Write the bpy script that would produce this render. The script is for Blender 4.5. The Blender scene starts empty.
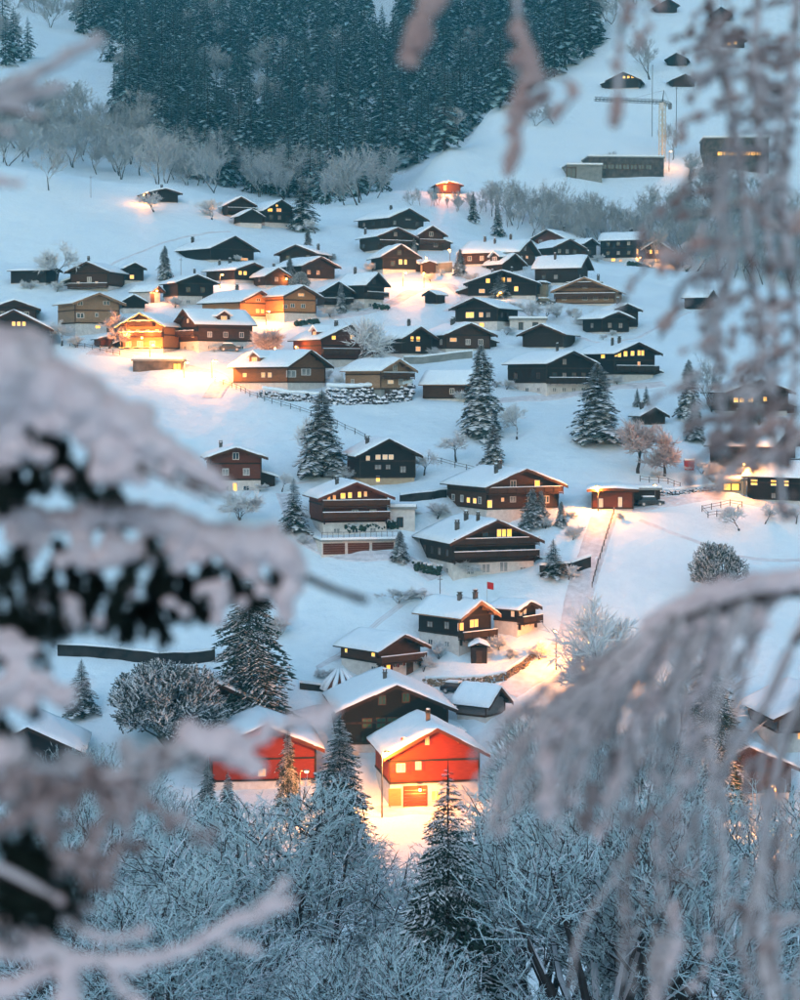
import bpy, math, random
import numpy as np
from mathutils import Vector, Matrix
R = math.radians
random.seed(7)
scene = bpy.context.scene
COL = scene.collection
# ------------------------------------------------------------------ camera
F = 2000.0                                  # focal length in photograph pixels (800 x 1000)
PITCH = R(-3.2)
cam = bpy.data.cameras.new('camera'); camo = bpy.data.objects.new('camera', cam); COL.objects.link(camo)
cam.sensor_fit = 'VERTICAL'; cam.sensor_height = 36.0; cam.sensor_width = 36.0; cam.lens = 72.0
cam.clip_start = 0.05; cam.clip_end = 6000
camo.location = (0, 0, 0); camo.rotation_euler = (math.pi/2 + PITCH, 0, 0)
cam.dof.use_dof = True; cam.dof.focus_distance = 330.0; cam.dof.aperture_fstop = 4.2
scene.camera = camo
# ------------------------------------------------------------------ light
SUN_EL, SUN_AZ = R(31), R(200)
w = bpy.data.worlds.new('World'); scene.world = w; w.use_nodes = True
nt = w.node_tree; bg = nt.nodes['Background']
sky = nt.nodes.new('ShaderNodeTexSky'); sky.sky_type = 'NISHITA'; sky.sun_disc = False
sky.sun_elevation = SUN_EL; sky.sun_rotation = SUN_AZ; sky.altitude = 1000
sky.air_density = 1.85; sky.dust_density = 0.1; sky.ozone_density = 0.0
nt.links.new(sky.outputs[0], bg.inputs[0]); bg.inputs[1].default_value = 0.15
sl = bpy.data.lights.new('sun', 'SUN'); sl.energy = 0.3; sl.angle = R(30); sl.color = (1.0, 0.70, 0.62)
so = bpy.data.objects.new('sun', sl); COL.objects.link(so)
sd = Vector((math.sin(SUN_AZ)*math.cos(SUN_EL), math.cos(SUN_AZ)*math.cos(SUN_EL), math.sin(SUN_EL)))
so.rotation_euler = sd.to_track_quat('Z', 'Y').to_euler()
vs = scene.view_settings; vs.view_transform = 'Standard'; vs.look = 'None'; vs.gamma = 1.0
vs.use_curve_mapping = False; vs.exposure = 0.82
cy = scene.cycles; cy.use_denoising = True; cy.adaptive_threshold = 0.05; cy.max_bounces = 4; cy.diffuse_bounces = 2; cy.volume_bounces = 0
cy.glossy_bounces = 2; cy.transmission_bounces = 2; cy.transparent_max_bounces = 4; cy.sample_clamp_indirect = 4.0
try: cy.denoiser = 'OPENIMAGEDENOISE'
except Exception: pass

# ------------------------------------------------------------------ materials
MATS = {}
def newmat(name):
    m = bpy.data.materials.new(name); m.use_nodes = True; MATS[name] = m
    return m, m.node_tree, m.node_tree.nodes['Principled BSDF']
def N(t, typ, **kw):
    n = t.nodes.new(typ)
    for k, v in kw.items(): setattr(n, k, v)
    return n
def ramp(t, fac, stops):
    r = N(t, 'ShaderNodeValToRGB'); t.links.new(fac, r.inputs[0]); e = r.color_ramp.elements
    while len(e) < len(stops): e.new(0.5)
    for el, (p, c) in zip(e, stops): el.position = p; el.color = (*c, 1)
    return r.outputs[0]
def noise(t, scale, detail=3, coord='Object', vec=None, rough=0.5):
    n = N(t, 'ShaderNodeTexNoise'); n.inputs['Scale'].default_value = scale; n.inputs['Detail'].default_value = detail
    n.inputs['Roughness'].default_value = rough
    if vec is None:
        tc = N(t, 'ShaderNodeTexCoord'); vec = tc.outputs[coord]
    t.links.new(vec, n.inputs['Vector']); return n.outputs[0]
def bump(t, b, h, strength, dist):
    n = N(t, 'ShaderNodeBump'); n.inputs['Strength'].default_value = strength; n.inputs['Distance'].default_value = dist
    t.links.new(h, n.inputs['Height']); t.links.new(n.outputs[0], b.inputs['Normal'])
def mapped(t, sc, coord='Object'):
    tc = N(t, 'ShaderNodeTexCoord'); mp = N(t, 'ShaderNodeMapping'); mp.inputs['Scale'].default_value = sc
    t.links.new(tc.outputs[coord], mp.inputs[0]); return mp.outputs[0]
def simple(name, c0, c1, scale=3.0, rough=0.8, bmp=0.0, stretch=None, spec=0.2):
    m, t, b = newmat(name)
    v = mapped(t, stretch) if stretch else None
    n = noise(t, scale, 4, vec=v)
    t.links.new(ramp(t, n, [(0.3, c0), (0.7, c1)]), b.inputs['Base Color'])
    b.inputs['Roughness'].default_value = rough; b.inputs['Specular IOR Level'].default_value = spec
    if bmp: bump(t, b, n, 0.6, bmp)
    return m
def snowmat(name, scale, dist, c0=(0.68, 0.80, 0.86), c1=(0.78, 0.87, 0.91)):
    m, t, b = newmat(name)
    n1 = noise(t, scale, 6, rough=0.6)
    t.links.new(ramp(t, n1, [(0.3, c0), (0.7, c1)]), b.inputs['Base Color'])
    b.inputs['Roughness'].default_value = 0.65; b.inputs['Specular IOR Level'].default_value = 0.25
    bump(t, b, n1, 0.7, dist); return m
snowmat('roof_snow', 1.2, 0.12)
snowmat('near_snow_pink_light', 40, 0.012, (0.64, 0.49, 0.48), (0.86, 0.70, 0.68))  # warm pink light on the foreground snow is put into its colour
def groundmat():
    m, t, b = newmat('ground_snow')
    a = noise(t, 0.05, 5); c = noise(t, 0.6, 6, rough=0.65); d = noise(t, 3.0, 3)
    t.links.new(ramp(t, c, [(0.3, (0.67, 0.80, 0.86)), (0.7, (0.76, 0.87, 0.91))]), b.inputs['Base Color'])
    b.inputs['Roughness'].default_value = 0.6; b.inputs['Specular IOR Level'].default_value = 0.2
    m1 = N(t, 'ShaderNodeMath', operation='MULTIPLY_ADD'); t.links.new(a, m1.inputs[0]); m1.inputs[1].default_value = 6; t.links.new(c, m1.inputs[2])
    m2 = N(t, 'ShaderNodeMath', operation='MULTIPLY_ADD'); t.links.new(d, m2.inputs[0]); m2.inputs[1].default_value = 0.18; t.links.new(m1.outputs[0], m2.inputs[2])
    bump(t, b, m2.outputs[0], 0.8, 0.30)
groundmat()
simple('packed_snow', (0.52, 0.52, 0.54), (0.74, 0.75, 0.78), 0.9, 0.6, 0.05)
WALL = {'black': ((0.008, 0.0065, 0.006), (0.020, 0.015, 0.013)), 'dark': ((0.016, 0.010, 0.007), (0.038, 0.024, 0.016)),
        'brown': ((0.040, 0.018, 0.010), (0.085, 0.040, 0.021)), 'red': ((0.19, 0.020, 0.010), (0.27, 0.038, 0.018)),
        'redbrown': ((0.085, 0.024, 0.014), (0.14, 0.045, 0.025)), 'tan': ((0.22, 0.13, 0.075), (0.34, 0.22, 0.13)),
        'orange': ((0.30, 0.14, 0.055), (0.42, 0.22, 0.10)), 'green': ((0.004, 0.006, 0.005), (0.010, 0.013, 0.011)),
        'amber': ((0.12, 0.050, 0.022), (0.20, 0.095, 0.042)),
        'grey': ((0.10, 0.10, 0.10), (0.17, 0.17, 0.17))}
for k, (a, b_) in WALL.items(): simple('wood_'+k, a, b_, 1.6, 0.75, 0.02, (0.7, 0.7, 9.0))
simple('roof_wood', (0.020, 0.015, 0.012), (0.05, 0.036, 0.026), 2, 0.8, 0.02)
simple('roof_tan', (0.20, 0.11, 0.06), (0.30, 0.18, 0.10), 2, 0.8, 0.02)
simple('plaster', (0.50, 0.48, 0.45), (0.64, 0.62, 0.58), 1.5, 0.9, 0.01)
simple('plaster_tan', (0.38, 0.28, 0.18), (0.47, 0.36, 0.24), 1.5, 0.9, 0.01)
simple('concrete', (0.16, 0.18, 0.17), (0.25, 0.27, 0.26), 0.8, 0.85, 0.02)
simple('frame_white', (0.55, 0.53, 0.50), (0.66, 0.64, 0.60), 3, 0.6)
simple('frame_brown', (0.05, 0.028, 0.016), (0.09, 0.05, 0.03), 3, 0.6)
simple('shutter_green', (0.010, 0.060, 0.035), (0.02, 0.09, 0.05), 3, 0.6)
simple('shutter_red', (0.14, 0.018, 0.02), (0.2, 0.03, 0.03), 3, 0.6)
simple('metal', (0.06, 0.065, 0.07), (0.11, 0.115, 0.12), 4, 0.45, spec=0.5)
simple('stone', (0.035, 0.033, 0.031), (0.13, 0.12, 0.11), 0.7, 0.9, 0.05)
simple('stone_warm', (0.16, 0.11, 0.07), (0.34, 0.25, 0.17), 0.7, 0.9, 0.05)
simple('bark', (0.028, 0.022, 0.019), (0.07, 0.056, 0.047), 4, 0.9, 0.02)
simple('bark_far', (0.05, 0.045, 0.042), (0.10, 0.09, 0.085), 1.0, 0.9)
simple('needles', (0.012, 0.030, 0.024), (0.030, 0.062, 0.046), 0.8, 0.75)
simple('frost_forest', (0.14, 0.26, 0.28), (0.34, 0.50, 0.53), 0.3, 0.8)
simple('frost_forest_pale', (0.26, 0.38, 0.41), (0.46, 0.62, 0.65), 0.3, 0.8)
simple('stone_dark', (0.012, 0.012, 0.013), (0.04, 0.038, 0.036), 0.8, 0.9, 0.03)
simple('needles_grey', (0.035, 0.055, 0.050), (0.080, 0.105, 0.10), 0.8, 0.75)
simple('near_needles', (0.003, 0.008, 0.006), (0.010, 0.022, 0.015), 12, 0.7)
simple('frost', (0.50, 0.54, 0.56), (0.76, 0.80, 0.82), 1.0, 0.8)
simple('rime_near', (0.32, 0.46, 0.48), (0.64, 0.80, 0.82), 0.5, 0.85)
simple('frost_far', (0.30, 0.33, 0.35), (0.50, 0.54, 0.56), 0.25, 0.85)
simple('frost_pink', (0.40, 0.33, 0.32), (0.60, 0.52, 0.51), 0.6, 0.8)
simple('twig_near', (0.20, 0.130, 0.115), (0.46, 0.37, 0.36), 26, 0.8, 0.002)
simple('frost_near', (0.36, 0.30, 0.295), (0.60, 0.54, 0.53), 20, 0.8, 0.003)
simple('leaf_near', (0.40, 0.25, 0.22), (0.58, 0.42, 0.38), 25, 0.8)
simple('crane_paint', (0.45, 0.36, 0.20), (0.55, 0.46, 0.28), 1, 0.6)
simple('car_dark', (0.012, 0.016, 0.022), (0.02, 0.026, 0.034), 1, 0.3, spec=0.5)
simple('car_red', (0.22, 0.02, 0.02), (0.26, 0.03, 0.03), 1, 0.35, spec=0.5)
simple('flag_red', (0.5, 0.02, 0.02), (0.6, 0.03, 0.03), 1, 0.7)
def glassmat():
    m, t, b = newmat('glass')
    b.inputs['Base Color'].default_value = (0.03, 0.05, 0.06, 1); b.inputs['Roughness'].default_value = 0.12
    b.inputs['Specular IOR Level'].default_value = 0.7
    m, t, b = newmat('glass_pale'); n = noise(t, 1.2, 2)
    t.links.new(ramp(t, n, [(0.3, (0.16, 0.17, 0.17)), (0.7, (0.36, 0.36, 0.34))]), b.inputs['Base Color']); b.inputs['Roughness'].default_value = 0.2
    m, t, b = newmat('glass_green'); b.inputs['Base Color'].default_value = (0.03, 0.10, 0.075, 1); b.inputs['Roughness'].default_value = 0.15
glassmat()
def emis(name, c0, c1, s, scale=0.9):
    m, t, b = newmat(name); n = noise(t, scale, 2)
    b.inputs['Base Color'].default_value = (0.3, 0.2, 0.1, 1)
    t.links.new(ramp(t, n, [(0.35, c0), (0.65, c1)]), b.inputs['Emission Color']); b.inputs['Emission Strength'].default_value = s
emis('lit_y', (1.0, 0.34, 0.015), (1.0, 0.54, 0.06), 1.7)
emis('lit_o', (1.0, 0.30, 0.05), (1.0, 0.46, 0.13), 0.75)
emis('lit_w', (1.0, 0.62, 0.34), (1.0, 0.75, 0.45), 0.45)
emis('bulb', (1.0, 0.50, 0.12), (1.0, 0.62, 0.2), 9.0)
emis('string_bulb', (1.0, 0.42, 0.08), (1.0, 0.55, 0.14), 4.5)
def barksnow(name, dark0, dark1, snow, thr, scale):
    # a bark whose upper faces carry settled snow and rime
    m, t, b = newmat(name); g = N(t, 'ShaderNodeNewGeometry'); sx = N(t, 'ShaderNodeSeparateXYZ'); t.links.new(g.outputs['Normal'], sx.inputs[0])
    n = noise(t, scale, 3); ad = N(t, 'ShaderNodeMath', operation='MULTIPLY_ADD'); t.links.new(n, ad.inputs[0]); ad.inputs[1].default_value = 1.0; t.links.new(sx.outputs[2], ad.inputs[2])
    t.links.new(ramp(t, ad.outputs[0], [(thr, dark0), (thr+0.08, dark1), (thr+0.2, snow), (thr+0.6, snow)]), b.inputs['Base Color']); b.inputs['Roughness'].default_value = 0.85
barksnow('limb', (0.03, 0.025, 0.022), (0.06, 0.05, 0.045), (0.62, 0.66, 0.70), 0.72, 2.0)
barksnow('stone_snowy', (0.03, 0.03, 0.03), (0.08, 0.075, 0.07), (0.78, 0.82, 0.86), 0.55, 0.9)
barksnow('near_bark', (0.035, 0.022, 0.018), (0.10, 0.06, 0.05), (0.66, 0.58, 0.57), 0.30, 30.0)

# ------------------------------------------------------------------ mesh helpers
class MB:
    def __init__(s): s.v = []; s.f = []; s.m = []; s.mats = []
    def mat(s, name):
        if name not in s.mats: s.mats.append(name)
        return s.mats.index(name)
    def poly(s, pts, mi=0):
        b = len(s.v); s.v.extend(pts); s.f.append(tuple(range(b, b+len(pts)))); s.m.append(mi)
    def box(s, x0, x1, y0, y1, z0, z1, mi=0):
        b = len(s.v)
        s.v.extend([(x0,y0,z0),(x1,y0,z0),(x1,y1,z0),(x0,y1,z0),(x0,y0,z1),(x1,y0,z1),(x1,y1,z1),(x0,y1,z1)])
        for q in ((0,3,2,1),(4,5,6,7),(0,1,5,4),(1,2,6,5),(2,3,7,6),(3,0,4,7)): s.f.append(tuple(b+i for i in q)); s.m.append(mi)
    def prism(s, prof, y0, y1, mi=0):        # profile in x,z extruded along y (counter-clockwise seen from -y)
        b = len(s.v); n = len(prof)
        s.v.extend([(x, y0, z) for x, z in prof]); s.v.extend([(x, y1, z) for x, z in prof])
        s.f.append(tuple(b+i for i in range(n))); s.f.append(tuple(b+n+i for i in reversed(range(n)))); s.m += [mi, mi]
        for i in range(n):
            j = (i+1) % n; s.f.append((b+i, b+n+i, b+n+j, b+j)); s.m.append(mi)
    def tube(s, path, rad, n=5, mi=0, cap=True):
        b = len(s.v); k = len(path)
        for i, p in enumerate(path):
            a = path[max(i-1, 0)]; c = path[min(i+1, k-1)]
            d = Vector((c[0]-a[0], c[1]-a[1], c[2]-a[2]))
            if d.length < 1e-9: d = Vector((0, 0, 1))
            d.normalize(); u = d.orthogonal().normalized() if abs(d.z) > .9 else d.cross(Vector((0, 0, 1))).normalized()
            w_ = d.cross(u)
            for q in range(n):
                an = 2*math.pi*q/n; s.v.append((p[0]+rad[i]*(math.cos(an)*u.x+math.sin(an)*w_.x), p[1]+rad[i]*(math.cos(an)*u.y+math.sin(an)*w_.y), p[2]+rad[i]*(math.cos(an)*u.z+math.sin(an)*w_.z)))
        for i in range(k-1):
            for q in range(n):
                r = (q+1) % n; s.f.append((b+i*n+q, b+i*n+r, b+(i+1)*n+r, b+(i+1)*n+q)); s.m.append(mi)
        if cap:
            s.f.append(tuple(b+q for q in reversed(range(n)))); s.f.append(tuple(b+(k-1)*n+q for q in range(n))); s.m += [mi, mi]
    def blob(s, c, r, mi=0, nu=8, nv=5, sq=1.0, jit=0.12):
        b = len(s.v); ph = random.random()*6
        s.v.append((c[0], c[1], c[2]+r*sq))
        for i in range(1, nv):
            th = math.pi*i/nv
            for j in range(nu):
                a = 2*math.pi*j/nu+ph; k = r*(1+random.uniform(-jit, jit)); s.v.append((c[0]+k*math.sin(th)*math.cos(a), c[1]+k*math.sin(th)*math.sin(a), c[2]+k*sq*math.cos(th)))
        s.v.append((c[0], c[1], c[2]-r*sq)); e = len(s.v)-1
        for j in range(nu):
            k = (j+1) % nu; s.f.append((b, b+1+j, b+1+k)); s.m.append(mi)
            for i in range(nv-2): s.f.append((b+1+i*nu+j, b+1+(i+1)*nu+j, b+1+(i+1)*nu+k, b+1+i*nu+k)); s.m.append(mi)
            s.f.append((e, b+1+(nv-2)*nu+k, b+1+(nv-2)*nu+j)); s.m.append(mi)
    def mesh(s, name, mats, smooth=False):
        me = bpy.data.meshes.new(name); me.from_pydata(s.v, [], s.f)
        for m in ([mats] if isinstance(mats, str) else mats): me.materials.append(MATS[m])
        if any(s.m): me.polygons.foreach_set('material_index', s.m)
        if smooth: me.polygons.foreach_set('use_smooth', [True]*len(s.f))
        me.update(); return me
    def obj(s, name, mats, parent=None, smooth=False):
        return link(name, s.mesh(name, mats, smooth), parent)
def link(name, data, parent=None, loc=None, rz=None):
    o = bpy.data.objects.new(name, data); COL.objects.link(o)
    if parent: o.parent = parent
    if loc: o.location = loc
    if rz is not None: o.rotation_euler = (0, 0, rz)
    return o
def tag(o, label=None, cat=None, group=None, kind=None):
    if label: o['label'] = label
    if cat: o['category'] = cat
    if group: o['group'] = group
    if kind: o['kind'] = kind
    return o
def thing(name, label, cat, loc=(0, 0, 0), rz=0.0, group=None): return tag(link(name, None, None, loc, rz), label, cat, group)
def dup(o, parent=None):
    c = o.copy(); COL.objects.link(c)
    if parent: c.parent = parent
    for ch in o.children: dup(ch, c)
    return c
# ------------------------------------------------------------------ terrain: depth profiles of the valley, one per bearing
def row_slope(row): return math.tan(PITCH + math.atan((500-row)/F))
NEAR = [(-160, 40), (-60, 15), (-6, -0.6), (3, -3.0), (20, -10), (60, -25.5), (100, -40), (140, -53), (165, -58)]
LOW = [(205, 872), (233, 806), (250, 745), (264, 690), (276, 645), (293, 575), (312, 510), (330, 470), (347, 432), (366, 400), (400, 350)]
PROF = {
 0:   LOW + [(440, 295), (470, 256), (500, 205), (525, 168), (556, 172), (640, 152), (690, 112), (740, 72), (790, 52), (870, 20), (1000, -60), (1250, -200), (1700, -330)],
 150: LOW + [(440, 295), (470, 258), (505, 213), (537, 184), (570, 192), (640, 168), (700, 118), (750, 86), (820, 55), (900, 20), (1000, -50), (1250, -190), (1700, -320)],
 300: LOW + [(440, 300), (480, 258), (520, 226), (552, 210), (600, 206), (650, 190), (700, 160), (760, 112), (820, 75), (900, 25), (1000, -50), (1250, -190), (1700, -320)],
 400: LOW + [(440, 301), (480, 259), (525, 226), (560, 204), (590, 190), (620, 195), (660, 186), (720, 150), (800, 92), (900, 25), (1000, -50), (1250, -190), (1700, -320)],
 450: LOW + [(440, 302), (480, 261), (520, 234), (555, 218), (594, 193), (640, 147), (662, 152), (700, 156), (760, 126), (850, 62), (950, -5), (1100, -100), (1250, -190), (1700, -320)],
 500: LOW + [(440, 304), (475, 266), (505, 245), (540, 240), (570, 224), (600, 190), (650, 137), (685, 105), (710, 114), (760, 116), (850, 62), (950, -5), (1100, -100), (1250, -190), (1700, -320)],
 560: LOW + [(440, 306), (475, 272), (500, 256), (540, 256), (575, 225), (610, 181), (660, 127), (715, 72), (738, 62), (768, 72), (820, 66), (900, 12), (1000, -60), (1250, -190), (1700, -320)],
 620: LOW + [(440, 309), (470, 282), (497, 265), (530, 274), (575, 235), (615, 183), (690, 88), (740, 33), (775, 3), (810, -10), (860, -25), (1000, -90), (1250, -200), (1700, -320)],
 700: LOW + [(440, 314), (470, 293), (500, 274), (540, 280), (580, 240), (620, 178), (690, 90), (770, 2), (900, -120), (1100, -240), (1250, -300), (1700, -400)],
 800: LOW + [(440, 320), (465, 304), (490, 293), (530, 302), (580, 250), (620, 185), (690, 93), (770, 4), (900, -115), (1100, -240), (1250, -300), (1700, -400)],
}
def pchip(xs, ys, xq):
    xs = np.array(xs, float); ys = np.array(ys, float); h = np.diff(xs); d = np.diff(ys)/h; m = np.zeros(len(xs))
    for i in range(1, len(xs)-1):
        if d[i-1]*d[i] > 0:
            w1 = 2*h[i]+h[i-1]; w2 = h[i]+2*h[i-1]; m[i] = (w1+w2)/(w1/d[i-1]+w2/d[i])
    m[0] = d[0]; m[-1] = d[-1]
    i = np.clip(np.searchsorted(xs, xq)-1, 0, len(xs)-2); t = (xq-xs[i])/h[i]
    return ((2*t**3-3*t**2+1)*ys[i] + (t**3-2*t**2+t)*h[i]*m[i] + (-2*t**3+3*t**2)*ys[i+1] + (t**3-t**2)*h[i]*m[i+1])
YQ = np.arange(-160, 1701, 2.0)
CK = sorted(PROF); CT = []
for c in CK:
    p = NEAR + [(y, y*row_slope(r)) for y, r in PROF[c]]
    CT.append(pchip([a for a, _ in p], [b for _, b in p], YQ))
CT = np.array(CT); CKA = np.array(CK, float)
PADS = []                                   # levelled house plots: x, y, z, radius
def height(x, y, pads=True):
    x = np.asarray(x, float); y = np.asarray(y, float); x, y = np.broadcast_arrays(x, y)
    c = 400+F*x/np.maximum(y, 60); c = np.clip(c, 0, 800)
    i = np.clip(np.searchsorted(CKA, c)-1, 0, len(CK)-2); t = (c-CKA[i])/(CKA[i+1]-CKA[i]); t = t*t*(3-2*t)
    k = np.clip((y+160)/2.0, 0, len(YQ)-1.001); j = k.astype(int); f = k-j
    z = (CT[i, j]*(1-f)+CT[i, j+1]*f)*(1-t) + (CT[i+1, j]*(1-f)+CT[i+1, j+1]*f)*t
    z = z + 0.30*np.sin(x*.083+1.3*np.sin(y*.041))*np.cos(y*.097+x*.03) + 0.22*np.sin(x*.21+y*.13)*np.sin(y*.17-x*.05)
    z = z + .10*np.sin(x*.61+1.7*np.sin(y*.23))*np.sin(y*.55+1.1*np.sin(x*.31)) + .07*np.sin(x*1.1+y*.7)*np.sin(y*.9-x*.43)
    if pads:
        for (px, py, pz, r) in PADS:
            d2 = ((x-px)**2+(y-py)**2)/(r*r)
            m = d2 < 4
            if m.any():
                wgt = np.where(m, 1/(1+np.maximum(d2, 0)**3*1.6), 0)*np.clip((4-d2)/1.2, 0, 1)
                z = z + (pz-z)*wgt*0.9
    return z
MARCH = np.arange(170, 1300, 0.5)
def xat(px, py, Y):
    v = (500-py)/F; return (px-400)/F*Y/(math.cos(PITCH)-v*math.sin(PITCH))
def ground_at(px, py, ymin=170, pads=False):
    ys = MARCH[MARCH >= ymin]; s = row_slope(py); xs = xat(px, py, 1.0)*ys
    g = height(xs, ys, pads) - s*ys
    k = np.nonzero(g >= 0)[0]
    i = int(k[0]) if len(k) else len(ys)-1
    return Vector((xs[i], ys[i], s*ys[i]))
def pt(px, py, Y):                          # the point seen at a pixel, at depth Y
    return Vector((xat(px, py, Y), Y, row_slope(py)*Y))
def hz(x, y): return float(height(x, y))
# ------------------------------------------------------------------ houses
def _win_meshes():
    d = {}
    for fm in ('frame_white', 'frame_brown'):
        m = MB()                                             # unit window: 1 x 1, centred, looking to -y
        m.box(-.5, .5, -.05, .02, -.5, -.41); m.box(-.5, .5, -.05, .02, .41, .5)
        m.box(-.5, -.41, -.05, .02, -.41, .41); m.box(.41, .5, -.05, .02, -.41, .41)
        m.box(-.04, .04, -.045, .02, -.41, .41)
        d[fm] = m.mesh('window', fm)
    for g in ('glass', 'glass_pale', 'glass_green', 'lit_y', 'lit_o', 'lit_w'):
        m = MB(); m.poly([(-.42, -.012, -.42), (.42, -.012, -.42), (.42, -.012, .42), (-.42, -.012, .42)]); d[g] = m.mesh('pane', g)
    for s_ in ('shutter_green', 'shutter_red', 'frame_brown'):
        m = MB(); m.box(-.27, .27, -.05, .0, -.52, .52); m.box(-.22, .22, -.065, -.05, -.45, -.04); m.box(-.22, .22, -.065, -.05, .04, .45); d['s_'+s_] = m.mesh('shutter', s_)
    return d
WM = _win_meshes()
def window(parent, loc, rz, w_, h_, glass, frame='frame_white', shut=None):
    o = link('window', WM[frame], parent, loc, rz); o.scale = (w_, 1, h_)
    link('pane', WM[glass], o)
    if shut:
        for sx in (-1, 1): link('shutter', WM['s_'+shut], o, (sx*.80, 0, 0))
    return o
def roof_snow(W, L0, L1, ze, za, th, parent, rnd):
    # settled snow on both slopes, rounded at the eaves; W half width, L0..L1 along y
    m = MB(); nx, ny = 12, 10; h = W; g = []
    for j in range(ny+1):
        v = j/ny; y = L0+(L1-L0)*v; r = []
        for i in range(nx+1):
            u = -1+2*i/nx; x = u*h; z = za-(za-ze)*math.sqrt(u*u+.004)
            edge = min(1, (1-abs(u))*h/.45, (y-L0)/.4+.25, (L1-y)/.4+.25); edge = max(edge, .0)
            t = th*(0.30+0.70*math.sqrt(edge))*(1+rnd.uniform(-.13, .13))+.04*math.sin(x*1.7+y*1.1)
            r.append(len(m.v)); m.v.append((x+rnd.uniform(-.03, .03), y+(rnd.uniform(-.06, .06) if j in (0, ny) else 0), z+t))
        g.append(r)
    for j in range(ny):
        for i in range(nx): m.f.append((g[j][i], g[j][i+1], g[j+1][i+1], g[j+1][i])); m.m.append(0)
    ring = [g[0][i] for i in range(nx+1)]+[g[j][nx] for j in range(1, ny+1)]+[g[ny][i] for i in range(nx-1, -1, -1)]+[g[j][0] for j in range(ny-1, 0, -1)]
    low = []
    for k in ring:
        x, y, z = m.v[k]; u = min(1, abs(x)/h); low.append(len(m.v)); m.v.append((x*.995, y, za-(za-ze)*u-.01))
    for k in range(len(ring)):
        q = (k+1) % len(ring); m.f.append((ring[k], low[k], low[q], ring[q])); m.m.append(0)
    return m.obj('roof_snow', 'roof_snow', parent, True)
def chimney(roof, x, y, z0, z1, w_=.45, mat='stone'):
    m = MB(); m.box(x-w_, x+w_, y-w_, y+w_, z0, z1); m.box(x-w_*1.25, x+w_*1.25, y-w_*1.25, y+w_*1.25, z1+.002, z1+.12)
    for sx in (-1, 1): m.box(x+sx*w_*.7-.06, x+sx*w_*.7+.06, y-w_*.6, y+w_*.6, z1+.121, z1+.4)
    m.box(x-w_*1.2, x+w_*1.2, y-w_*1.2, y+w_*1.2, z1+.402, z1+.47)
    m.mats = []
    nb = len(m.f); m.blob((x, y, z1+.55), w_*1.15, 1, 8, 4, .45)
    return m.obj('chimney', [mat, 'roof_snow'], roof)
HOUSES = []
def house(label, xs, ys, wall='dark', base=0.3, lit=(), bal=(), chim=((.5, -.25),), name='chalet', cat='house', roofm='roof_wood', plaster='plaster',
          win=True, shut=None, k=1.05, frame='frame_white', dark='glass', dormer=None, ymin=170, group=None, door=True, snow=.42, lean=None, ovf=1.35):
    HOUSES.append(dict(label=label, xs=xs, ys=ys, wall=wall, base=base, lit=lit, bal=bal, chim=chim, name=name, cat=cat, roofm=roofm, plaster=plaster,
                       win=win, shut=shut, k=k, frame=frame, dark=dark, dormer=dormer, ymin=ymin, group=group, door=door, snow=snow, lean=lean, ovf=ovf))
def plan_house(h):
    xl, xc, xr = h['xs']; ya, ye, yb = h['ys']; mir = 1
    if xl > xr: mir = -1
    a = abs(xc-xl); b = abs(xr-xc)
    p = ground_at((xc+xr)/2, yb, h['ymin']); s = F/p.y; th = math.atan2(a, b*h['k'])
    Wr = b/s/max(math.cos(th), .12); Lr = h['k']*Wr
    ovs = min(1.0, .09*Wr+.1); ovf = min(h['ovf'], .12*Lr+.2); ovb = .6
    h.update(p=p, s=s, th=th*mir, mir=mir, W=Wr-2*ovs, L=max(3, Lr-ovf-ovb), ovs=ovs, ovf=ovf, ovb=ovb, ze=(yb-ye)/s, za=(yb-ya)/s-.25)
    c = p+Vector((-math.sin(h['th'])*h['L']/2, math.cos(h['th'])*h['L']/2, 0))
    PADS.append((c.x, c.y, p.z+.05, .62*max(h['W'], h['L'])))
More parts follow.
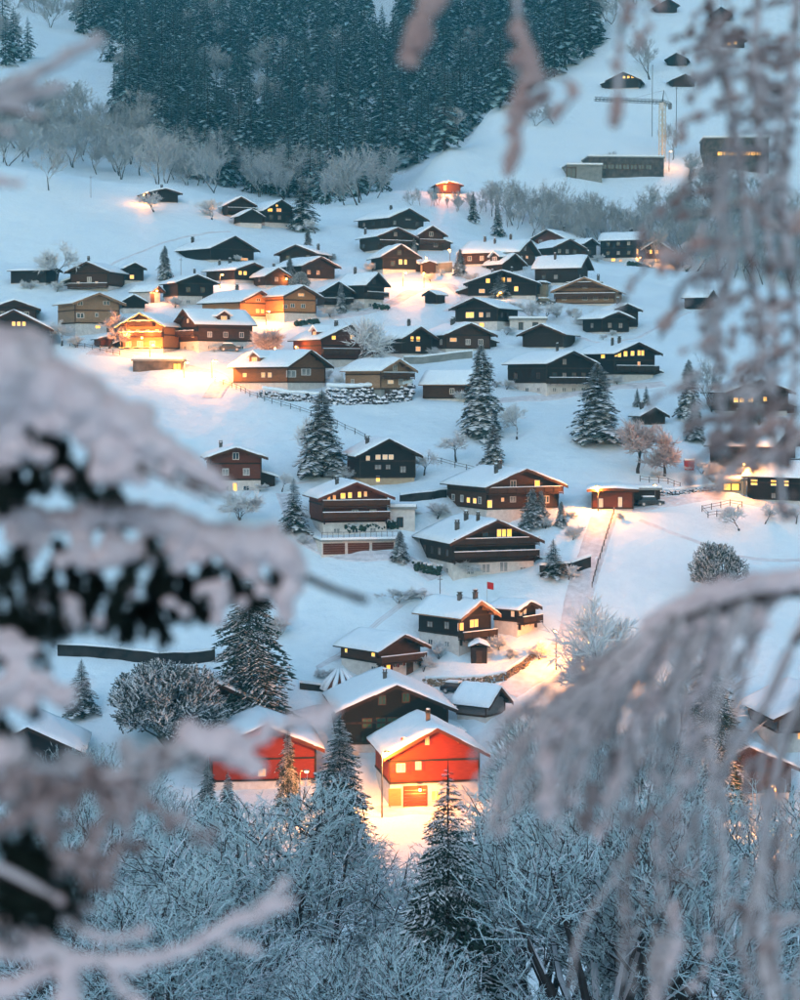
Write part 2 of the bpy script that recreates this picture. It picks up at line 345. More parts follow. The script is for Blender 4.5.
def build_house(h, idx):
    rnd = random.Random(idx*13+5); p, s, th, mir, W, L = h['p'], h['s'], h['th'], h['mir'], h['W'], h['L']
    ze, za, ovs, ovf, ovb = h['ze'], h['za'], h['ovs'], h['ovf'], h['ovb']; hw = W/2; rh = hw+ovs
    near = p.y < 345
    root = thing(h['name'], h['label'], h['cat'], p, th, h['group'])
    sl = (za-ze)/rh                                            # roof slope
    zw = ze+sl*ovs-.02                                         # roof underside at the wall
    ztop = za-.10
    hp = h['base']*(zw) if h['base'] <= 1 else h['base']
    m = MB(); m.box(-hw+.06, hw-.06, .06, L-.06, -3.0, hp); m.obj('base_wall', h['plaster'], root)
    m = MB(); m.prism([(-hw, hp), (hw, hp), (hw, zw), (0, ztop), (-hw, zw)], 0, L); wallo = m.obj('timber_wall', 'wood_'+h['wall'], root)
    # corner posts and floor beams of the log walls
    m = MB()
    for z in [hp+.02]+([hp+2.6] if hp+2.6 < zw else []): m.box(-hw-.07, hw+.07, -.09, .0-.002, z, z+.24); m.box(-hw-.09, -hw-.002, -.09, L, z, z+.24); m.box(hw+.002, hw+.09, -.09, L, z, z+.24)
    for sx in (-1, 1): m.box(sx*hw-.10, sx*hw+.10, -.10, -.003, hp+.3, zw-.05)
    m.obj('beam', 'roof_wood' if h['wall'] in ('black', 'dark', 'green') else 'wood_'+('dark' if h['wall'] in ('brown', 'redbrown', 'red') else 'brown'), wallo)
    # roof: two slabs
    t = .20; y0, y1 = -ovf, L+ovb
    m = MB()
    m.prism([(-rh, ze-t), (0, za-t), (rh, ze-t), (rh, ze), (0, za), (-rh, ze)], y0, y1); roof = m.obj('roof', h['roofm'], root)
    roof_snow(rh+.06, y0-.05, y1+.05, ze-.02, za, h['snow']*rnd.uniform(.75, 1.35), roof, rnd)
    for sx in (-1, 1):                                         # barge boards
        m = MB(); pr = [(0, za-.42), (sx*(rh+.03), ze-.42), (sx*(rh+.03), ze+.03), (0, za+.03)]
        if sx < 0: pr = pr[::-1]
        m.prism(pr, y0-.07, y0-.004); m.obj('barge_board', h['roofm'] if h['roofm'] != 'roof_wood' else ('wood_brown' if h['wall'] not in ('black', 'green') else 'wood_dark'), roof)
    if p.y < 420:
        for q in (-.92, -.5, 0, .5, .92):
            m = MB(); x = q*hw; z = za-sl*abs(x)-t-.16-.06; m.box(x-.10, x+.10, y0+.12, -.01, z-.12, z+.12); m.obj('purlin', h['roofm'], roof)
    for (fy, fx) in h['chim']:
        x = fx*2*rh; y = y0+(y1-y0)*fy; z = za-sl*abs(x); chimney(roof, x, y, z-.3, z+1.0+.4*rnd.random(), .20+.10*rnd.random())
    if h['cat'] == 'house' and rnd.random() < .42 and W > 6:          # a lean-to shed against the far flank
        lw = rnd.uniform(1.8, 2.8); l0 = rnd.uniform(.8, 2.5); l1 = min(L-.3, l0+rnd.uniform(3, 5.5)); lh = rnd.uniform(2.2, 3.0); a = hw+.1; bq = hw+lw
        pr = [(a, -2.5), (bq, -2.5), (bq, lh-.7), (a, lh)]; pq = [(a, lh+.02), (bq+.5, lh-.86), (bq+.5, lh-.74), (a, lh+.14)]; ps = [(a, lh+.142), (bq+.52, lh-.738), (bq+.5, lh-.45), (bq, lh-.20), (a, lh+.5)]
        if mir < 0: pr, pq, ps = [[(-x, z) for x, z in reversed(q)] for q in (pr, pq, ps)]
        m = MB(); m.prism(pr, l0, l1); lo = m.obj('lean_to', 'wood_dark' if rnd.random() < .6 else 'wood_brown', root)
        m = MB(); m.prism(pq, l0-.4, l1+.3); m.obj('lean_to_roof', 'roof_wood', lo); m = MB(); m.prism(ps, l0-.42, l1+.32); m.obj('lean_to_snow', 'roof_snow', lo)
    # balconies
    for bz in h['bal']:
        z = (h['ys'][2]-bz)/s; bw = hw+.25 if z < zw-.5 else hw*.62
        b = MB(); b.box(-bw, bw, -1.25, -.11, z-.14, z); b.box(-bw, bw, -1.25, -1.18, z+.12, z+.86); b.box(-bw-.03, bw+.03, -1.29, -1.14, z+.90, z+.99)
        n_ = max(3, int(bw*2/1.6))
        for q in range(n_+1): x = -bw+.05+(2*bw-.1)*q/n_; b.box(x-.05, x+.05, -1.31, -1.252, z-.3, z+.9)
        for sx in (-1, 1): b.box(sx*(bw-.03)-.03, sx*(bw-.03)+.03, -1.178, -.11, z+.12, z+.86)
        bo = b.obj('balcony', 'wood_brown' if h['wall'] in ('brown', 'redbrown', 'tan', 'orange', 'red') else 'wood_dark', root)
        q = MB(); q.box(-bw-.02, bw+.02, -1.31, -1.12, z+.992, z+1.10); q.obj('rail_snow', 'roof_snow', bo)
        for sx in (-1, 1):
            if near:
                q = MB(); q.prism([(sx*(bw-.4)-.07, z-.9), (sx*(bw-.4)+.07, z-.9), (sx*(bw-.4)+.07, z-.15), (sx*(bw-.4)-.07, z-.15)], -.5, -.11); q.obj('bracket', 'wood_dark', bo)
    # windows given by their place in view, then the dark ones between them
    used = []
    cg = (h['xs'][1]+h['xs'][2])/2; cth = max(math.cos(th), .15)
    ovp = ovs*s*math.cos(th); corner = h['xs'][1]+mir*ovp
    def put(side, a, z, w_, hh, st):
        # side 'g': a along the gable, 's': a along the visible flank
        fr = h['frame'] if h['wall'] not in ('black', 'dark', 'green') or z < hp or st.startswith('lit') else 'frame_brown'
        if side == 'g': window(root, (a, -.012 if z > hp else .048, z), 0, w_, hh, st, fr, h['shut'] if (near and w_ < 1.45) else None)
        else: window(root, ((-hw-.012 if z > hp else -hw+.048)*mir, a, z), -math.pi/2*mir, w_, hh, st, fr, None)
        used.append((side, a, z, w_))
    ST = {'y': 'lit_y', 'o': 'lit_o', 'w': 'lit_w', 'd': h['dark'], 'p': 'glass_pale', 'n': 'glass_green'}
    for wn in h['lit']:
        x, y, wp, hp_, st = wn
        z = (h['ys'][2]-y)/s; hh = max(hp_/s, .5)
        if (x-corner)*mir >= 0:
            a = (x-cg)/s/cth; w_ = max(wp/s/cth, .5)
            if abs(a) > hw-.3: a = math.copysign(hw-.3-w_/2, a)
            put('g', a, z, w_, hh, ST[st])
        else:
            a = abs(corner-x)/s/max(abs(math.sin(th)), .15); a = min(max(a, .8), L-.8); put('s', a, min(z, zw-.7), max(wp/s/max(abs(math.sin(th)), .3), .5), hh, ST[st])
    if h['win']:
        zc = []
        if hp > 1.6: zc.append(hp-1.25)
        z = hp+1.35
        while z < za-1.2: zc.append(z); z += 2.55
        for z in zc:
            av = hw-.7 if z+.6 < zw else (za-z-.9)/sl-.6
            if av < .5: continue
            n_ = max(1, int(2*av/2.3)); sp = 2*av/n_
            for q in range(n_):
                a = -av+sp*(q+.5)
                if any(u[0] == 'g' and abs(u[2]-z) < 1.6 and abs(u[1]-a) < (u[3]/2+1.0) for u in used) or rnd.random() < .12: continue
                put('g', a, z, 1.05, 1.15 if z > hp else .8, h['dark'] if rnd.random() < .55 else 'glass_pale')
            if abs(math.sin(th)) > .3 and z+.6 < zw:
                n_ = max(1, int((L-1.4)/2.8)); sp = (L-1.4)/n_
                for q in range(n_):
                    a = .7+sp*(q+.5)
                    if any(u[0] == 's' and abs(u[2]-z) < 1.6 and abs(u[1]-a) < (u[3]/2+1.0) for u in used) or rnd.random() < .2: continue
                    put('s', a, z, 1.0, 1.1 if z > hp else .8, h['dark'] if rnd.random() < .6 else 'glass_pale')
    if h['door'] and hp > 1.9:
        m = MB(); x = hw*.55*(1 if rnd.random() < .5 else -1); m.box(x-.5, x+.5, .0, .058, .0, 2.0); m.box(x-.58, x-.5, -.02, .058, 0, 2.08); m.box(x+.5, x+.58, -.02, .058, 0, 2.08); m.box(x-.5, x+.5, -.02, .058, 2.0, 2.08); m.obj('door', 'frame_brown', root)
    if h['dormer']:
        fy, size = h['dormer']                                   # on the visible slope
        y = y0+(y1-y0)*fy; sx = -mir; x0 = sx*rh*.80; z0 = za-sl*abs(x0); hz_ = size*.62
        d = MB(); a = x0; bq = sx*rh*.12
        # little gabled dormer looking out over the eave: profile in y,z extruded along x
        pr = [(y-size/2, z0-.3), (y+size/2, z0-.3), (y+size/2, z0+hz_*.7), (y, z0+hz_+.35), (y-size/2, z0+hz_*.7)]
        bi = len(d.v); d.v.extend([(a, yy, zz) for yy, zz in pr]); d.v.extend([(bq, yy, zz) for yy, zz in pr]); n5 = 5
        d.f.append(tuple(range(5))); d.f.append(tuple(reversed(range(5, 10)))); d.m += [0, 0]
        for i in range(5): d.f.append((i, (i+1) % 5, 5+(i+1) % 5, 5+i)); d.m.append(0)
        do = d.obj('dormer', 'wood_'+h['wall'], root)
        for sy in (-1, 1):
            q = MB(); e0 = (y, z0+hz_+.40); e1 = (y+sy*(size/2+.45), z0+hz_*.7-.20)
            A, B = a+sx*.5, bq
            lo = [(A, e0[0], e0[1]), (A, e1[0], e1[1]), (B, e1[0], e1[1]), (B, e0[0], e0[1])]; hi = [(a_, b_, c_+.34) for a_, b_, c_ in lo]
            q.v = lo+hi
            for f in ((3, 2, 1, 0), (4, 5, 6, 7), (0, 1, 5, 4), (1, 2, 6, 5), (2, 3, 7, 6), (3, 0, 4, 7)): q.f.append(f); q.m.append(0)
            q.obj('dormer_snow', 'roof_snow', do)
        wd = link('window', WM[h['frame']], do, (a+sx*.012, y, z0+hz_*.36), -math.pi/2*mir); wd.scale = (size*.5, 1, hz_*.6); pn = link('pane', WM['glass_pale' if not h['lit'] else 'lit_o'], do, wd.location, -math.pi/2*mir); pn.scale = wd.scale
    return root
H = house
# --- upper edge of the village
H('low dark barn high on the left snowfield with a lamp under its eave', (132, 148, 180), (188, 193.5, 203), 'black', .1, chim=((.6, .1),), name='barn', cat='barn', win=False, ymin=420)
H('long low dark shed beside the lone frosted tree at far left', (2, 47, 55), (267, 271, 284), 'black', .05, chim=(), name='shed', cat='shed', win=False, k=1.6)
H('brown chalet with double balcony beside the lone frosted tree', (127, 113, 66), (261, 272.5, 290), 'brown', .22, [(78, 283, 3, 3, 'w'), (97, 283, 3, 3, 'w')], bal=(288,), chim=((.3, -.1),))
H('small dark annex with one lit window behind the brown left chalet', (112, 123, 145), (262, 269, 282), 'black', .1, [(132, 277, 4, 4, 'y')], chim=(), cat='house')
H('plain tan house with white ground floor on the left', (44, 73, 122), (292, 304, 334), 'tan', .32, [(98, 327, 5, 3, 'y'), (82, 304, 5, 4, 'd'), (106, 303, 6, 4, 'd'), (82, 316, 7, 5, 'd'), (97, 315, 3, 4, 'd')], win=False, chim=(), roofm='roof_tan')
H('brown chalet gable cut by the left edge, upper one', (-22, -11, 40), (299, 309.5, 323), 'brown', .15, chim=())
H('dark chalet at left edge with three lit windows in a row', (-34, -24, 53), (309, 330, 347), 'dark', .1, [(14, 324, 3.5, 4.5, 'y'), (19, 324, 3.5, 4.5, 'y'), (24, 324, 3.5, 4.5, 'y')], win=False, chim=())
H('chalet outlined in glowing light strings on roof and balcony', (187, 169, 117), (312, 327, 352), 'orange', .12, [(128, 322, 3, 3, 'o'), (139, 321, 5, 3, 'o'), (150, 322, 3, 3, 'o'), (128, 332, 4, 5, 'y'), (138, 332, 4, 5, 'o'), (148, 332, 4, 5, 'o'), (158, 332, 4, 5, 'y'), (128, 344, 6, 6, 'y'), (140, 344, 6, 6, 'y'), (153, 344, 6, 6, 'o')], bal=(337, 326), chim=(), win=False)
H('long brown chalet with snowy dormer next to the light-strung chalet', (262, 203, 175), (308, 325, 350), 'brown', .3, [(188, 321, 2, 4, 'w'), (184, 332, 3, 5, 'w')], dormer=(.5, 2.8), chim=(), k=1.4, bal=(336,))
H('black chalet with white ground floor above the long brown chalet', (152, 175, 216), (274, 283.5, 305), 'black', .38, chim=((.4, .1),))
H('white garage with a glowing wall lamp left of the black chalet', (124, 150, 161), (285, 292, 303), 'dark', .85, chim=(), name='garage', cat='garage', win=False, k=1.6)
H('small dark gabled house behind the plain tan house', (112, 120, 147), (294, 302.5, 313), 'black', .4, chim=(), win=False)
H('low dark red shed beneath the plain tan house', (86, 98, 124), (334, 339, 347), 'redbrown', .05, chim=(), name='shed', cat='shed', win=False)
H('dark chalet just below the grey trees, left of the white based one', (215, 225, 256), (196.5, 206, 219), 'dark', .25, chim=(), bal=(212,))
H('black chalet with white base and two lit gable windows below the grey trees', (240, 262, 297), (199.5, 212, 228), 'black', .28, [(270.5, 211, 5, 4, 'y'), (279, 210.5, 5, 4, 'o'), (277, 206, 2, 2, 'y')], chim=())
H('low black wing in front of the white based black chalet', (228, 238, 264), (208.5, 217, 228), 'black', .4, chim=(), win=False, k=.8)
H('wide dark barn standing alone in the upper snowfield', (166, 209, 255), (235.5, 250, 261.5), 'black', .05, [(243, 259, 8, 3.5, 'o')], name='barn', cat='barn', win=False, chim=((.85, -.2),))
H('dark brown chalet behind the frosted bush above the village centre', (337, 320, 276), (244, 254.5, 266), 'dark', .2, chim=((.5, .3),))
H('dark chalet with big snowy left slope above the orange lit houses', (266, 299, 337), (256, 267, 281), 'dark', .15, chim=())
H('small dark chalet with a red glowing lamp on its corner', (246, 263, 290), (267, 277, 288), 'dark', .2, chim=((.5, .1),))
H('low house with two lit windows under a broad snow roof', (196, 233, 268), (262, 271, 283), 'dark', .2, [(241, 273.5, 3, 4, 'y'), (245.5, 273.5, 3, 4, 'y')], chim=((.6, -.1), (.8, -.2)), win=False)
H('orange timber house with two lit windows, left of a pair', (191, 238, 276), (290, 303, 319), 'orange', .15, [(257.5, 311, 3, 4, 'y'), (262, 311, 3, 4, 'y'), (270, 301, 9, 2.5, 'y'), (258, 300, 4, 3, 'd'), (245, 302, 4, 4, 'd')], win=False, chim=((.6, .05),))
H('orange timber house with white base, right of a pair', (250, 281, 319), (285, 297, 321), 'orange', .3, [(301, 295, 6, 3, 'o'), (293, 306, 4, 4, 'd'), (303, 306, 4, 4, 'd'), (286, 307, 4, 4, 'd')], win=False, chim=())
H('black chalet behind the small snowy spruce, right of the orange houses', (310, 321, 354), (281, 292.5, 311), 'black', .3, chim=(), bal=(303,))
H('black chalet with white base beside the glowing snow slope', (330, 362, 386), (272, 286, 307), 'black', .32, bal=(297,), chim=((.7, -.05),))
H('dark chalet topmost in the cluster left of the lit road', (350, 386, 426), (208, 219.5, 230), 'dark', .1, [(408, 219, 6, 3, 'p')], chim=((.4, -.1),))
H('dark chalet in the middle of the upper cluster', (352, 375, 416), (227, 237.5, 253), 'dark', .15, bal=(245,), chim=((.9, -.3),))
H('brown timber chalet at the right of the upper cluster', (404, 416, 446), (225.5, 236, 251), 'brown', .05, bal=(244,), chim=())
H('black chalet with two small lit windows in front of the upper cluster', (364, 379, 420), (244, 258, 273), 'black', .2, [(400.5, 262, 3.5, 5, 'y'), (405.5, 262, 2.5, 5, 'y')], chim=((.5, .08),))
H('tiny dark hut alone on the glowing snow', (450, 438, 424), (289.5, 295, 304), 'black', .02, chim=(), name='hut', cat='hut', win=False)
H('tiny lit porch hut beside the glowing garage wall', (418, 421, 437), (260.5, 264, 274), 'brown', .02, chim=(), name='hut', cat='hut', win=False)
H('long brown house with broad snow roof at the treeline', (452, 512, 538), (239, 254, 266), 'brown', .1, [(527, 257, 2.5, 3, 'o')], chim=((.5, -.2), (.7, -.1), (.3, -.05)))
H('snowy roofed house with a wide dormer below the treeline house', (480, 499, 525), (253, 265, 272), 'dark', .1, chim=(), dormer=(.5, 3.5), win=False)
H('large black chalet with lit gable behind the round frosted tree', (548, 540, 464), (269.5, 284, 298), 'black', .15, [(488, 281, 4, 5, 'y'), (503, 280, 4, 5, 'y'), (509, 280, 4, 4, 'o'), (516, 289, 4, 5, 'y'), (482, 291, 6, 4, 'o')], win=False, chim=((.2, .12), (.5, -.15)))
H('dark chalet with long snowy slope and an orange lamp on its gable', (526, 574, 590), (254.5, 269, 285), 'dark', .1, chim=((.6, -.2),), k=1.35)
H('low garage with lit cream wall below the long sloped chalet', (552, 548, 533), (281, 283, 294), 'tan', .9, chim=(), name='garage', cat='garage', plaster='plaster_tan', win=False)
H('reddish brown chalet uppermost at the right treeline', (592, 566, 532), (229, 239.5, 247), 'redbrown', .05, chim=((.6, .1),))
H('dark chalet with small gable lamps below the reddish chalet', (527, 549, 585), (238.5, 248.5, 258), 'dark', .1, [(545, 256, 4, 2, 'y')], chim=())
H('narrow black house squeezed left of the long hotel', (566, 581, 598), (238, 244.5, 259), 'black', .1, chim=())
H('long black hotel with white window rows at the right treeline', (593, 634, 644), (231.5, 241, 263), 'black', .2, [(636, 252, 2.5, 5, 'y'), (613, 260, 4, 3, 'y'), (620, 261, 3, 2.5, 'o')], name='hotel', cat='hotel', chim=((.3, .1), (.35, .15)), k=1.5)
H('glowing brown chalet at the right end of the village', (630, 638, 672), (240, 251.5, 263), 'brown', .3, [(650.5, 252, 2.5, 4, 'y'), (656.5, 252, 3.5, 4, 'y'), (657, 260, 5, 4, 'y'), (643, 261, 3, 3, 'o')], win=False, chim=())
H('large tan timber chalet with open balconies', (634, 618, 552), (276.5, 291.5, 305), 'tan', .08, bal=(298, 287), roofm='roof_tan', chim=((.4, .15),))
H('dark chalet with offset gable left of the lone field barn', (600, 610, 641), (303, 310.5, 329), 'black', .1, chim=((.5, -.1),))
H('front wing of the dark chalet left of the lone field barn', (576, 597, 633), (311, 319, 334), 'black', .12, chim=(), k=.9)
H('small dark barn alone in the right snowfield', (677, 702, 716), (289, 298, 309.5), 'black', .02, chim=(), name='barn', cat='barn', win=False)
H('black chalet with a row of five bright windows', (572, 608, 660), (341, 354, 381), 'black', .22, [(614, 354.5, 3, 5, 'y'), (618, 354.5, 3.5, 6, 'y'), (624.5, 354, 4, 5.5, 'y'), (632, 353.5, 4, 5, 'y'), (639, 353, 3, 5.5, 'y'), (643, 353, 3, 5.5, 'y'), (603, 356.5, 3.5, 4, 'y'), (639, 364.5, 3, 6, 'o')], bal=(371,), win=True, chim=((.4, -.2), (.35, -.1)))
H('unlit black chalet with white base and long snowy left slope', (499, 541, 597), (350, 364, 392), 'black', .3, bal=(383,), chim=((.3, -.05),), shut='shutter_red')
H('plain dark barn with broad gable above the unlit black chalet', (586, 567, 519), (323, 335, 348), 'dark', .05, chim=(), name='barn', cat='barn', win=False)
H('black chalet with white ground floor and four lit windows in the village centre', (528, 501, 452), (297, 309, 329), 'black', .34, [(468, 315, 4, 6, 'y'), (472, 315, 4, 6, 'y'), (481, 315, 4, 5, 'o'), (470, 325, 5, 4, 'y'), (481.5, 325, 5, 4.5, 'y')], chim=(), frame='frame_white')
H('brown chalet with pale shuttered gable in the village centre', (416, 441, 495), (322, 335.5, 351), 'brown', .12, [(453, 340, 7, 4, 'o')], chim=((.4, -.15), (.5, -.08)))
H('dark chalet with two glowing windows behind the low green hedge', (364, 398, 435), (325.5, 339, 356), 'dark', .12, [(412, 339, 3, 5, 'y'), (418, 339, 4, 5, 'y'), (418, 349, 5, 5, 'o')], chim=((.3, -.05),), win=False)
H('red brown chalet with lit dormer behind the tall frosted tree', (282, 318, 377), (324, 340, 366), 'redbrown', .22, [(352, 337, 4, 4, 'y'), (361, 336, 3, 6, 'y'), (334, 338, 4, 4, 'y'), (296, 347, 4, 4, 'o')], bal=(354,), dormer=(.35, 2.6), chim=((.25, -.1),), win=False)
H('brown chalet half lit orange by the street lamp with a long snow roof', (219, 285, 328), (349, 367, 390), 'amber', .28, [(292, 374, 9, 7, 'p'), (306, 372, 9, 7, 'p'), (243, 375, 4, 4, 'y'), (263, 375, 4, 5, 'o'), (270, 375, 4, 5, 'o')], dormer=(.62, 3.0), chim=(), win=False, k=1.5)
H('narrow tan timber house on a grey base beside the boulder wall', (334, 377, 413), (358, 371, 401), 'tan', .36, [(390.5, 382, 6, 4, 'w')], bal=(378,), roofm='roof_tan', plaster='concrete', k=1.4, chim=())
H('low brown timber house right of the narrow tan one', (412, 462, 480), (368.5, 384.5, 401), 'brown', .12, chim=(), k=1.7, roofm='roof_tan')
# --- middle slope
H('red brown chalet on white base standing alone beyond the near branch', (194, 205, 267), (445.5, 457.5, 491), 'redbrown', .30, [(235, 487, 4, 9, 'y')], chim=((.6, -.2),))
H('black three storey chalet on tan base beside the big frosted conifer', (337, 354, 421), (437, 456, 485), 'black', .22, [(378, 479, 4, 6, 'y'), (378, 457, 5, 5, 'w'), (385, 457, 5, 5, 'w'), (391, 457, 5, 5, 'w'), (368, 458, 4, 5, 'w'), (378, 467, 7, 5, 'p'), (388, 467, 5, 5, 'p')], plaster='plaster_tan', chim=((.45, -.22),), roofm='roof_wood', win=True)
H('red brown chalet with two balconies above three garage doors', (297, 317, 393), (480, 497.5, 534), 'redbrown', .3, [(329, 497.5, 3, 5, 'o'), (334.5, 497, 3, 5, 'o'), (343, 495.5, 5, 6, 'y'), (350, 495, 4, 6, 'y'), (359.5, 494.5, 3.5, 6, 'y'), (365.5, 494, 3, 5.5, 'o')], bal=(506, 518), chim=((.35, -.18),), roofm='wood_redbrown')
H('large brown chalet with yellow windows uphill of the lit gable chalet', (437, 480, 565), (466.5, 486, 515), 'brown', .2, [(537.5, 484, 5.5, 7.5, 'y'), (488.5, 503, 5.5, 8, 'y'), (475, 501, 3, 5.5, 'y'), (469, 501, 3, 5.5, 'y'), (502, 499, 3, 4, 'o'), (488, 487.5, 4, 4, 'w'), (512.5, 499, 6, 6, 'p')], bal=(493, ), chim=((.3, -.2), (.4, -.1)), roofm='roof_wood')
H('large brown chalet with deep balconies and a triple lit gable window', (409, 446, 542), (517, 541.5, 574), 'dark', .34, [(499, 533, 4.5, 8, 'y'), (504, 533, 4, 8, 'y'), (509.5, 533, 5, 8.5, 'y'), (470, 569, 8, 10, 'p'), (486, 568, 9, 10, 'p'), (504, 567, 9, 11, 'p')], bal=(544, 557), chim=((.3, -.3), (.5, -.12), (.25, -.1)), win=True)
H('dark chalet with glowing timber gable above the curved stone wall', (405, 454, 495), (598, 615.5, 651), 'black', .42, [(460, 625, 6, 8, 'y'), (471.5, 623, 4, 8, 'y'), (476, 623, 4, 8, 'y'), (430, 626, 6, 6, 'p')], bal=(637,), roofm='roof_tan', chim=((.35, -.1), (.12, .0)), k=1.35, plaster='plaster')
H('small black and white chalet with red balcony right of the glowing gable', (483, 514, 538), (599, 608, 634), 'black', .48, [(516, 611, 3, 8, 'w'), (520, 611, 3, 8, 'w'), (524.5, 610, 3, 8, 'w')], bal=(622,), chim=(), win=False)
H('chalet with black upper floor, brown gable and three slim lit windows', (325, 372, 425), (631, 648, 677), 'brown', .5, [(374, 650, 3.5, 9, 'y'), (345.5, 651, 2.5, 8, 'y'), (388.5, 665, 4, 10, 'y'), (375, 667, 5, 6, 'd'), (395, 664, 4, 6, 'd'), (401, 663, 4, 6, 'd')], bal=(661,), chim=(), win=False, shut='shutter_red')
H('large black chalet with green windows behind the red house', (316, 334, 456), (680, 708.5, 752), 'green', .18, [(382, 699, 8, 10, 'n'), (406, 697, 8, 10, 'n'), (367, 722, 10, 10, 'n'), (381, 722, 10, 11, 'n'), (392, 722, 10, 11, 'n'), (404, 722, 10, 10, 'n')], win=False, chim=((.35, -.05),), frame='frame_brown', ovf=1.8)
H('bright red house with lit windows behind the street lamp', (362, 381, 488), (722, 752.5, 807), 'red', .42, [(400.5, 766, 9, 9, 'w'), (418, 764, 6, 9, 'w'), (405, 740, 2.5, 9, 'o'), (427, 739, 2.5, 9, 'o')], win=False, door=False, chim=((.35, -.02),), shut='shutter_red', roofm='wood_redbrown', ovf=1.8)
H('low snow covered garage right of the black chalet with green windows', (444, 482, 508), (684, 704, 717), 'grey', .1, chim=(), name='garage', cat='garage', win=False)
# --- right side
H('brown chalet with lit windows at the right edge below the snowfield', (708, 722, 794), (378, 392.5, 416), 'brown', .2, [(735, 400, 5, 5, 'y'), (741, 400, 5, 5, 'y'), (750, 399.5, 6, 5.5, 'y'), (765, 399, 4, 5, 'y'), (740, 411, 8, 6, 'y')], win=False, chim=((.2, -.2),))
H('dark chalet with broad snowy slope beside the glowing carport', (700, 762, 802), (426, 446, 477), 'black', .3, [(783, 455, 6, 5, 'o')], chim=(), bal=(465,), k=1.25)
H('black house with three lit windows at the right edge', (738, 795, 832), (461, 477, 503), 'black', .1, [(757, 483, 6, 6, 'y'), (774, 483, 5, 6, 'y'), (785, 483, 4, 6, 'y'), (774, 496, 4, 6, 'p')], chim=(), k=1.3)
H('low brown garage beside the bright street lamp', (643, 638, 587), (486, 489, 510), 'redbrown', .05, [(601, 503, 4, 9, 'w'), (620, 502, 4, 10, 'w')], name='garage', cat='garage', win=False, chim=(), k=1.0)
H('small dark cabin peeking out behind frosted trees', (629, 638, 668), (406, 416, 425), 'black', .05, chim=((.6, -.2),), name='cabin', cat='cabin', win=False)
# --- lower left
H('black house at the left edge behind blurred twigs', (-40, -28, 86), (722, 752, 796), 'black', .1, [(30, 770, 5, 6, 'o')], chim=(), win=False)
H('dark house half hidden by the big snowy spruce', (140, 158, 260), (675, 703, 730), 'black', .1, chim=(), win=False)
H('red house half hidden behind the blurred snowy twig', (188, 204, 324), (720, 748, 790), 'red', .2, [(262, 772, 8, 8, 'o')], chim=(), win=False, roofm='wood_redbrown')
H('grey house at the right edge behind drooping twigs', (752, 768, 872), (690, 716, 752), 'grey', .5, [(800, 735, 8, 8, 'o')], chim=(), win=False)
H('brown house low on the right behind frosted twigs', (672, 690, 800), (742, 768, 806), 'brown', .3, [(712, 792, 8, 8, 'o'), (735, 792, 8, 8, 'o')], chim=(), win=False)
# --- the hill at the top right
H('dark hill chalet with a lit window row', (650, 641, 606), (72, 81, 89), 'dark', .1, [(624, 77.5, 2.5, 2.5, 'y'), (628, 77.5, 2.5, 2.5, 'y'), (632, 77.5, 2.5, 2.5, 'y')], chim=(), win=False, ymin=560)
H('black hut high on the hill above a brown hut', (694, 688, 665), (53, 60, 66), 'black', .02, chim=(), name='hut', cat='hut', win=False, ymin=560)
H('brown hut high on the hill below a black hut', (667, 671, 697), (74, 80.5, 87), 'brown', .02, chim=(), name='hut', cat='hut', win=False, ymin=560)
H('black hut at the top edge of the hill', (736, 732, 710), (7, 15, 21), 'black', .02, chim=(), name='hut', cat='hut', win=False, ymin=560)
H('hill hut with two small lit windows behind the hanging twigs', (716, 720, 747), (33, 41, 48), 'brown', .02, [(729, 44, 4, 3, 'y'), (735, 43, 4, 3, 'y')], chim=(), name='hut', cat='hut', win=False, ymin=560)
H('dark hut touching the top edge of the photo', (652, 656, 679), (-1, 6, 13), 'dark', .02, chim=(), name='hut', cat='hut', win=False, ymin=560)
H('small hut glowing orange at the foot of the hill', (430, 434, 463), (181, 185.5, 194), 'brown', .02, [(445, 188, 2.5, 5, 'y')], chim=(), name='hut', cat='hut', win=False, ymin=560)
H('tiny dark hut in the clearing of the forest', (208, 211, 224), (87, 90.5, 96), 'black', .02, chim=(), name='hut', cat='hut', win=False, ymin=640)
for h in HOUSES: plan_house(h)
# ------------------------------------------------------------------ the ground sheet
def build_ground():
    ts = np.concatenate([np.linspace(-1.5, -.25, 26)[:-1], np.linspace(-.25, .25, 190), np.linspace(.25, 1.5, 26)[1:]])
    ysn = np.concatenate([np.linspace(-150, 160, 40)[:-1], np.linspace(160, 640, 330)[:-1], np.linspace(640, 800, 60)[:-1], np.linspace(800, 1650, 70)])
    Yg, Tg = np.meshgrid(ysn, ts, indexing='ij'); Xg = Tg*(np.maximum(Yg, 0)+70); Zg = height(Xg, Yg)
    nY, nT = Yg.shape; v = np.stack([Xg, Yg, Zg], -1).reshape(-1, 3)
    a = (np.arange(nY-1)[:, None]*nT+np.arange(nT-1)[None, :]).reshape(-1)
    f = np.stack([a, a+1, a+nT+1, a+nT], -1)
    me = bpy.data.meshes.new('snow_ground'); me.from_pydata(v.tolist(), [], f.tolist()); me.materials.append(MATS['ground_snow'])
    me.polygons.foreach_set('use_smooth', [True]*len(f)); me.update()
    tag(link('snow_ground', me), 'snow covered hillside rising behind the village', None, None, 'structure')
build_ground()
